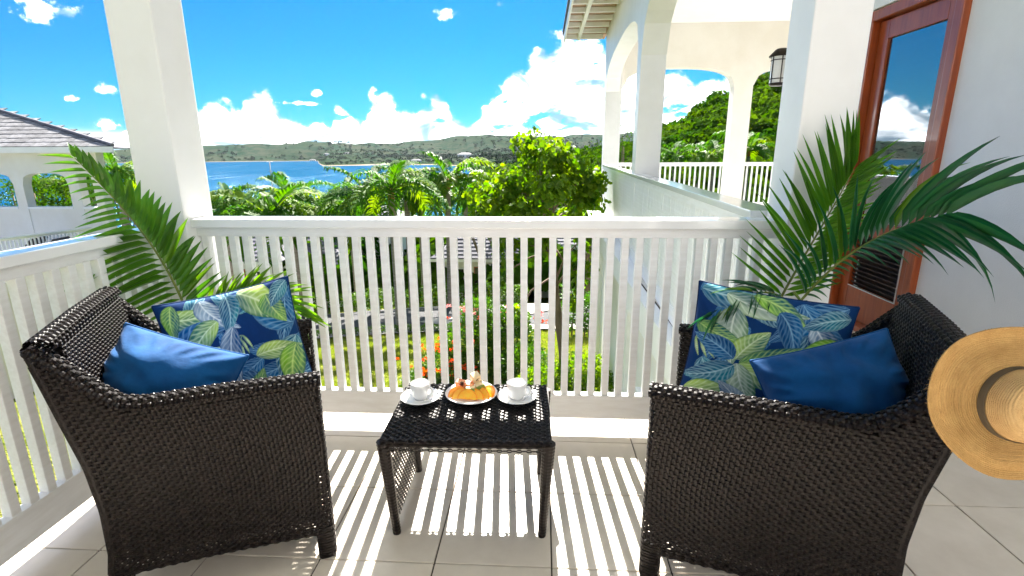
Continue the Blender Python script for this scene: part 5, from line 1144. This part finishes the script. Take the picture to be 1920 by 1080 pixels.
woodland('near_woodland', 1300, 27, 95, -75, 62, lambda r: np.interp(r, [26, 40, 95], [1.5, 2.6, 3.0]), 230, FORESTLEAF, lambda x, y, z, r, a: (z > SEA+1.0) & clear(x, y), .24)
woodland('woodland', 5200, 90, 650, -75, 62, lambda r: np.interp(r, [90, 200, 650], [2.2, 2.8, 5.0]), 90, FORESTLEAF, lambda x, y, z, r, a: (z > SEA+1.0) & ((a > -9) | (r < 120)), .31)
woodland('far_scrub', 20000, 650, 3300, -50, 30, lambda r: np.interp(r, [650, 3300], [4, 7.5]), 9, FARLEAF, lambda x, y, z, r, a: (z > SEA+1.5) & (np.sin(x*.004+1)*np.sin(y*.005+x*.002) + RNG.normal(0, .8, len(x)) > .1), .7)
# ================================================================== HOUSES
random.seed(9)
def house(label, c, wd, dp, zb, ze, pitch, wins, ridge='x', wall_mt=STUCCO, eave=.45, rot=0.0, group='white houses beyond the road', name='white_house'):
    """c plan centre, wall box, gable/hip roof of shingle courses, windows on the side towards the balcony"""
    root = empty(name, (c[0], c[1], zb), rot, label, 'house', group); h = ze-zb
    MB().box((-wd/2, -dp/2, -1.5), (wd/2, dp/2, h)).build('wall', wall_mt, root)
    hip = min(dp/2+eave, wd/2+eave)*.95; rh = pitch*(dp/2+eave); A, B = wd/2+eave, dp/2+eave
    roof = MB(); ncs = 9
    pts = [(-A, -B, h), (A, -B, h), (A, B, h), (-A, B, h), (-A+hip, 0, h+rh), (A-hip, 0, h+rh)]
    roof.add([Vector(p)+Vector((0, 0, .05)) for p in pts], [np.array([(0, 1, 5, 4), (2, 3, 4, 5)]), np.array([(1, 2, 5), (3, 0, 4)])]); rf_ = roof.build('roof', SHINGLEDK, root)
    MB().box((-A, -B-.02, h-.14), (A, -B+.02, h+.04)).build('fascia', WHITE, root)
    co = MB()
    for k in range(ncs):      # overlapping courses on the front slope
        f0, f1 = k/ncs, (k+1)/ncs; xa, xb = -A+hip*f0, A-hip*f0; y0, z0 = -B*(1-f0), h+rh*f0; y1, z1 = -B*(1-f1), h+rh*f1
        co.add([(xa, y0, z0+.13), (xb, y0, z0+.13), (xb-hip/ncs, y1, z1+.08), (xa+hip/ncs, y1, z1+.08), (xa, y0, z0+.05), (xb, y0, z0+.05)], [np.array([(0, 1, 2, 3), (4, 5, 1, 0)])])
    tag(co.build('shingle_course', SHINGLEDK, root), kind='stuff')
    for (x, z, w_, hh, kind) in wins:
        fr_ = MB().box((x-w_/2-.06, -dp/2-.05, z-.06), (x+w_/2+.06, -dp/2-.001, z+hh+.06)).build('window' if kind == 'w' else 'door', WHITE if kind == 'w' else MAHOG, root)
        MB().box((x-w_/2, -dp/2-.06, z), (x+w_/2, -dp/2-.0505, z+hh)).build('pane', DARKWIN, fr_)
    return root
def hx(px, py, Yd): return at(px, py, Yd)
e1 = hx(575, 500, 30); house('white house with slate-grey roof, left of the palm trunks', (e1.x-.1, 33), 4.4, 5, e1.z-2.8, e1.z, .62, [(-1.2, .2, .9, 2.0, 'd'), (.9, .9, 1.0, 1.1, 'w')])
e2 = hx(686, 428, 33); house('tall white house with one dark window between the palm trunks', (e2.x, 36), 4.6, 4.5, e2.z-5.6, e2.z, .5, [(-1.1, 3.0, .6, 1.0, 'w'), (.9, .9, .9, 1.3, 'w'), (.9, 3.2, .7, .9, 'w')])
e3 = hx(900, 485, 31); house('cream-walled house with slate-grey roof behind the grey palm trunks', (e3.x, 33.5), 5.6, 5, e3.z-2.8, e3.z, .60, [(-1.6, .9, 1.0, 1.2, 'w'), (.1, .2, .9, 2.0, 'd'), (1.7, .9, 1.0, 1.1, 'w')], wall_mt=CREAM)
e4 = hx(1085, 462, 33); house('low white house half hidden behind the slim tree', (e4.x+.6, 36), 6.5, 5, e4.z-2.8, e4.z, .55, [(-1.8, .9, 1.0, 1.2, 'w'), (1.0, .9, 1.0, 1.2, 'w')])
e5 = hx(430, 492, 29); house('brown-doored white house beside the left column', (e5.x-.2, 32), 6.0, 5, e5.z-2.8, e5.z, .60, [(-1.2, .2, 1.0, 2.0, 'd'), (.3, .2, 1.0, 2.0, 'd'), (1.9, .9, .9, 1.2, 'w')])
# villas scattered on the far shore
vl = [(505, 297, 2500, 'pale villa low on the far shore, above the thin mast'), (780, 298, 1780, 'villa on the headland just above the bright water'), (872, 284, 2050, 'largest pale villa on the headland'), (818, 292, 1950, 'villa on bare ground in the middle of the headland'), (650, 283, 2700, 'pale villa on the slope above the left end of the headland'), (612, 287, 2650, 'leftmost pale villa above the headland'), (585, 290, 2680, 'villa near the water left of the headland'), (905, 291, 1900, 'rightmost villa of the headland')]
for px, py, r_, lab in vl:
    d = ray(px, py); d = Vector((d.x, d.y)).normalized(); x, y = CAM.x+d.x*r_, CAM.y+d.y*r_; g = th(x, y)
    root = empty('hillside_villa', (x, y, g), random.uniform(-.5, .5), lab, 'villa', 'villas on the far shore'); s_ = random.uniform(.9, 1.5)
    if 'largest' in lab: s_ = 2.4
    MB().box((-11*s_, -5*s_, -4), (11*s_, 5*s_, 5*s_)).build('wall', STUCCO, root)
    MB().add([(-12*s_, -6*s_, 5*s_), (12*s_, -6*s_, 5*s_), (12*s_, 6*s_, 5*s_), (-12*s_, 6*s_, 5*s_), (-7*s_, 0, 8*s_), (7*s_, 0, 8*s_)], [np.array([(0, 1, 5, 4), (2, 3, 4, 5)]), np.array([(1, 2, 5), (3, 0, 4)])]).build('roof', SHINGLE, root)
    for k in range(3): MB().box((-8*s_+k*7*s_, -5.3*s_, 1), (-5*s_+k*7*s_, -5.01*s_, 3.6*s_)).build('window', DARKWIN, root)
# thin mast behind the big dark palm
mp_ = at(505, 302, 24); g = th(mp_.x, mp_.y); ms_ = empty('thin_mast', (mp_.x, mp_.y, g), 0, 'thin grey mast standing up against the sea behind the big dark palm', 'mast')
MB().tube([(0, 0, -.2), (0, 0, mp_.z-g)], [.05, .022], 8).build('pole', MAST, ms_, True); MB().tube([(-.12, 0, mp_.z-g-.5), (.12, 0, mp_.z-g-.5)], .012, 6).build('crossbar', MAST, ms_)

# ================================================================== LEFT HOUSE: hipped shingle roof, arched wall, terrace with railing
YH = 13.0
def hp(px, py, Y=YH): return at(px, py, Y)
ev = hp(229, 276); xr = ev.x; ze = ev.z
lh = empty('arched_house', (xr, YH, ze-3.4), 0, 'cream house on the left with weathered shingle roof and three arched openings', 'house')
O_ = Vector((xr, YH, ze-3.4)); LMX = Matrix.Translation(-O_)
XL = xr-9.0
hipd = Vector((-1.0, .43, .205)); hipd = hipd/abs(hipd.x)
top = Vector((xr, YH-.35, ze))+hipd*8.0
slope = (top.z-ze)/(top.y-YH+.35)
deck = MB().add([(XL, YH-.35, ze), (xr, YH-.35, ze), tuple(top), (XL, top.y, top.z), (xr-3.2, YH+5.0, ze), (XL, YH+6.5, ze)], [np.array([(0, 1, 2, 3), (3, 2, 4, 5)]), np.array([(1, 4, 2)])]).build('roof_deck', SHINGLEDK, lh, mtx=LMX)
nc = 15; row_d = .30; shm = {}
def sh_mesh(w_):
    w_ = round(w_, 2)
    if w_ not in shm: shm[w_] = MB().box((-w_/2+.006, 0, .012), (w_/2-.006, .36, .034)).mesh('shingle', SHINGLE)
    return shm[w_]
cnt = 0; sl = math.atan(slope)
for k in range(nc):
    y = YH-.38+k*row_d*math.cos(sl); z = ze+(y-YH+.35)*slope
    xmax = xr - (y-YH+.35)/hipd.y*1.0*1 if k else xr
    xmax = xr - (y-(YH-.35))/hipd.y if k else xr
    x = xmax-.12
    while x > max(XL, xr-6.6) and cnt < 300:
        w_ = random.choice((.26, .32, .38, .44)); 
        link('shingle', sh_mesh(w_), lh, LMX @ Matrix.Translation((x-w_/2, y, z+.02)) @ Matrix.Rotation(sl-.045+random.uniform(-.012, .012), 4, 'X')); x -= w_; cnt += 1
mb = MB(); hv = [Vector((xr, YH-.35, ze))+hipd*q+Vector((0, 0, .055)) for q in np.linspace(0, 8, 25)]
mb.tube([tuple(v) for v in hv], .06, 6); mb.build('hip_ridge', SHINGLEDK, lh, mtx=LMX)
MB().box((XL, YH-.40, ze-.15), (xr+.02, YH-.36, ze+.015)).box((XL, YH-.359, ze-.05), (xr+.02, YH+.2, ze-.03)).build('eave_fascia', WHITE, lh, mtx=LMX)
# front wall pieces between and above the openings
def wallpx(x0, x1, y0, y1, name='wall', mt=CREAM, d0=0.0, d1=.28, Y=YH):
    a = hp((x0), (y0), Y); b = hp((x1), (y1), Y); return MB().box((a.x, Y+d0, b.z), (b.x, Y+d1, a.z)).build(name, mt, lh, mtx=LMX)
def px_x(px, y=360): return hp(px, y).x
zt = hp(100, 325).z; zp = hp(100, 392).z; zbm = hp(100, 480).z
xs_o = [(px_x(-70), px_x(28)), (px_x(46), px_x(131)), (px_x(151), px_x(177))]; xe = px_x(193)
def arch_mesh(x0, x1, name, mt):
    mb = MB(); K = 20; V = []
    for s_ in (0, 1):
        for k in range(K+1):
            f = k/K; q = abs(2*f-1); z = zt-.34+.34*(1-q**3.2)**(1/3.2); x = x0+(x1-x0)*f; V += [(x, YH+.28*s_, z), (x, YH+.28*s_, ze-.06)]
    o = 2*(K+1); F = []
    for k in range(K): a = 2*k; F += [(a, a+2, a+3, a+1), (o+a, o+a+1, o+a+3, o+a+2), (a, o+a, o+a+2, a+2)]
    mb.add(V, [np.array(F)]); return mb.build(name, mt, lh, mtx=LMX)
for x0, x1 in xs_o: arch_mesh(x0, x1, 'arch_wall', CREAM)
piers = [(xs_o[0][1], xs_o[1][0]), (xs_o[1][1], xs_o[2][0]), (xs_o[2][1], xe)]
for x0, x1 in piers: MB().box((x0, YH, zbm-1.5), (x1, YH+.28, ze-.06)).build('pier', CREAM, lh, mtx=LMX)
for x0, x1 in xs_o: MB().box((x0+.001, YH+.02, zbm-1.5), (x1-.001, YH+.24, zp)).build('parapet', CREAM, lh, mtx=LMX); MB().box((x0+.001, YH-.02, zp+.001), (x1-.001, YH+.28, zp+.06)).build('sill', WHITE, lh, mtx=LMX)
MB().box((XL-2, YH-4.6, zbm-.25), (xe, YH-.001, zbm)).box((XL-2, YH-4.5, zbm-4), (xe-.2, YH-.002, zbm-.26)).build('terrace_floor', CREAM, lh, mtx=LMX)
# its railing and the loungers on the terrace
ra = hp(-40, 428, YH-4.3); rb = hp(185, 407, YH-1.2)
zc = hp(70, 418, YH-3.0).z
rr0 = railing((ra.x, YH-4.3), (px_x(78)+.9, YH-3.4), 'white slatted railing in front of the dark loungers of the left house', zcap=zbm+1.0, z0=zbm+.05, bh=.12, pitch=.13, name='terrace_railing', capw=.14)
rr1 = railing((px_x(78)+.95, YH-3.4), (xe-.05, YH-.6), 'white lattice-like railing of the left house, right of the dark loungers', zcap=zbm+1.0, z0=zbm+.05, bh=.12, pitch=.09, name='terrace_railing', capw=.14)
def lounger(px, lab):
    p = hp(px, 410, YH-1.8); r_ = empty('sun_lounger', (p.x, YH-1.8, zbm), R(8), lab, 'lounger', 'dark loungers on the left terrace')
    MB().box((-.9, -.32, .30), (.6, .32, .36), bev=.01).build('frame', DARKFURN, r_); MB().box((-.85, -.29, .361), (.35, .29, .43), bev=.02).build('mattress', PALEBLUE, r_)
    MB().box((0, -.3, 0), (.62, .3, .06), bev=.01, M=Matrix.Translation((.36, 0, .365)) @ Matrix.Rotation(R(-48), 4, 'Y')).build('backrest', DARKFURN, r_)
    for sx in (-.8, .5):
        for sy in (-.26, .26): MB().box((sx-.03, sy-.03, 0), (sx+.03, sy+.03, .299)).build('leg', DARKFURN, r_)
lounger(10, 'dark lounger at the left edge of the left terrace'); lounger(52, 'dark lounger with its back raised, nearer the arched wall pier')

# ================================================================== HAZE: thin even sea air round everything
zlo = float(Z.min()) - 1.0; zhi = float(max(Z.max(), 200)) + 40
hm = bpy.data.materials.new('sea_haze'); hm.use_nodes = True; t = hm.node_tree
for n_ in list(t.nodes): t.nodes.remove(n_)
pv_ = t.nodes.new('ShaderNodeVolumePrincipled'); pv_.inputs['Color'].default_value = (.80, .90, 1.0, 1); pv_.inputs['Density'].default_value = 0.000016; pv_.inputs['Anisotropy'].default_value = 0.2
oo = t.nodes.new('ShaderNodeOutputMaterial'); t.links.new(pv_.outputs[0], oo.inputs['Volume'])
tag(MB().box((-9200, -9200, zlo), (9200, 9200, zhi)).build('haze', hm), kind='stuff')
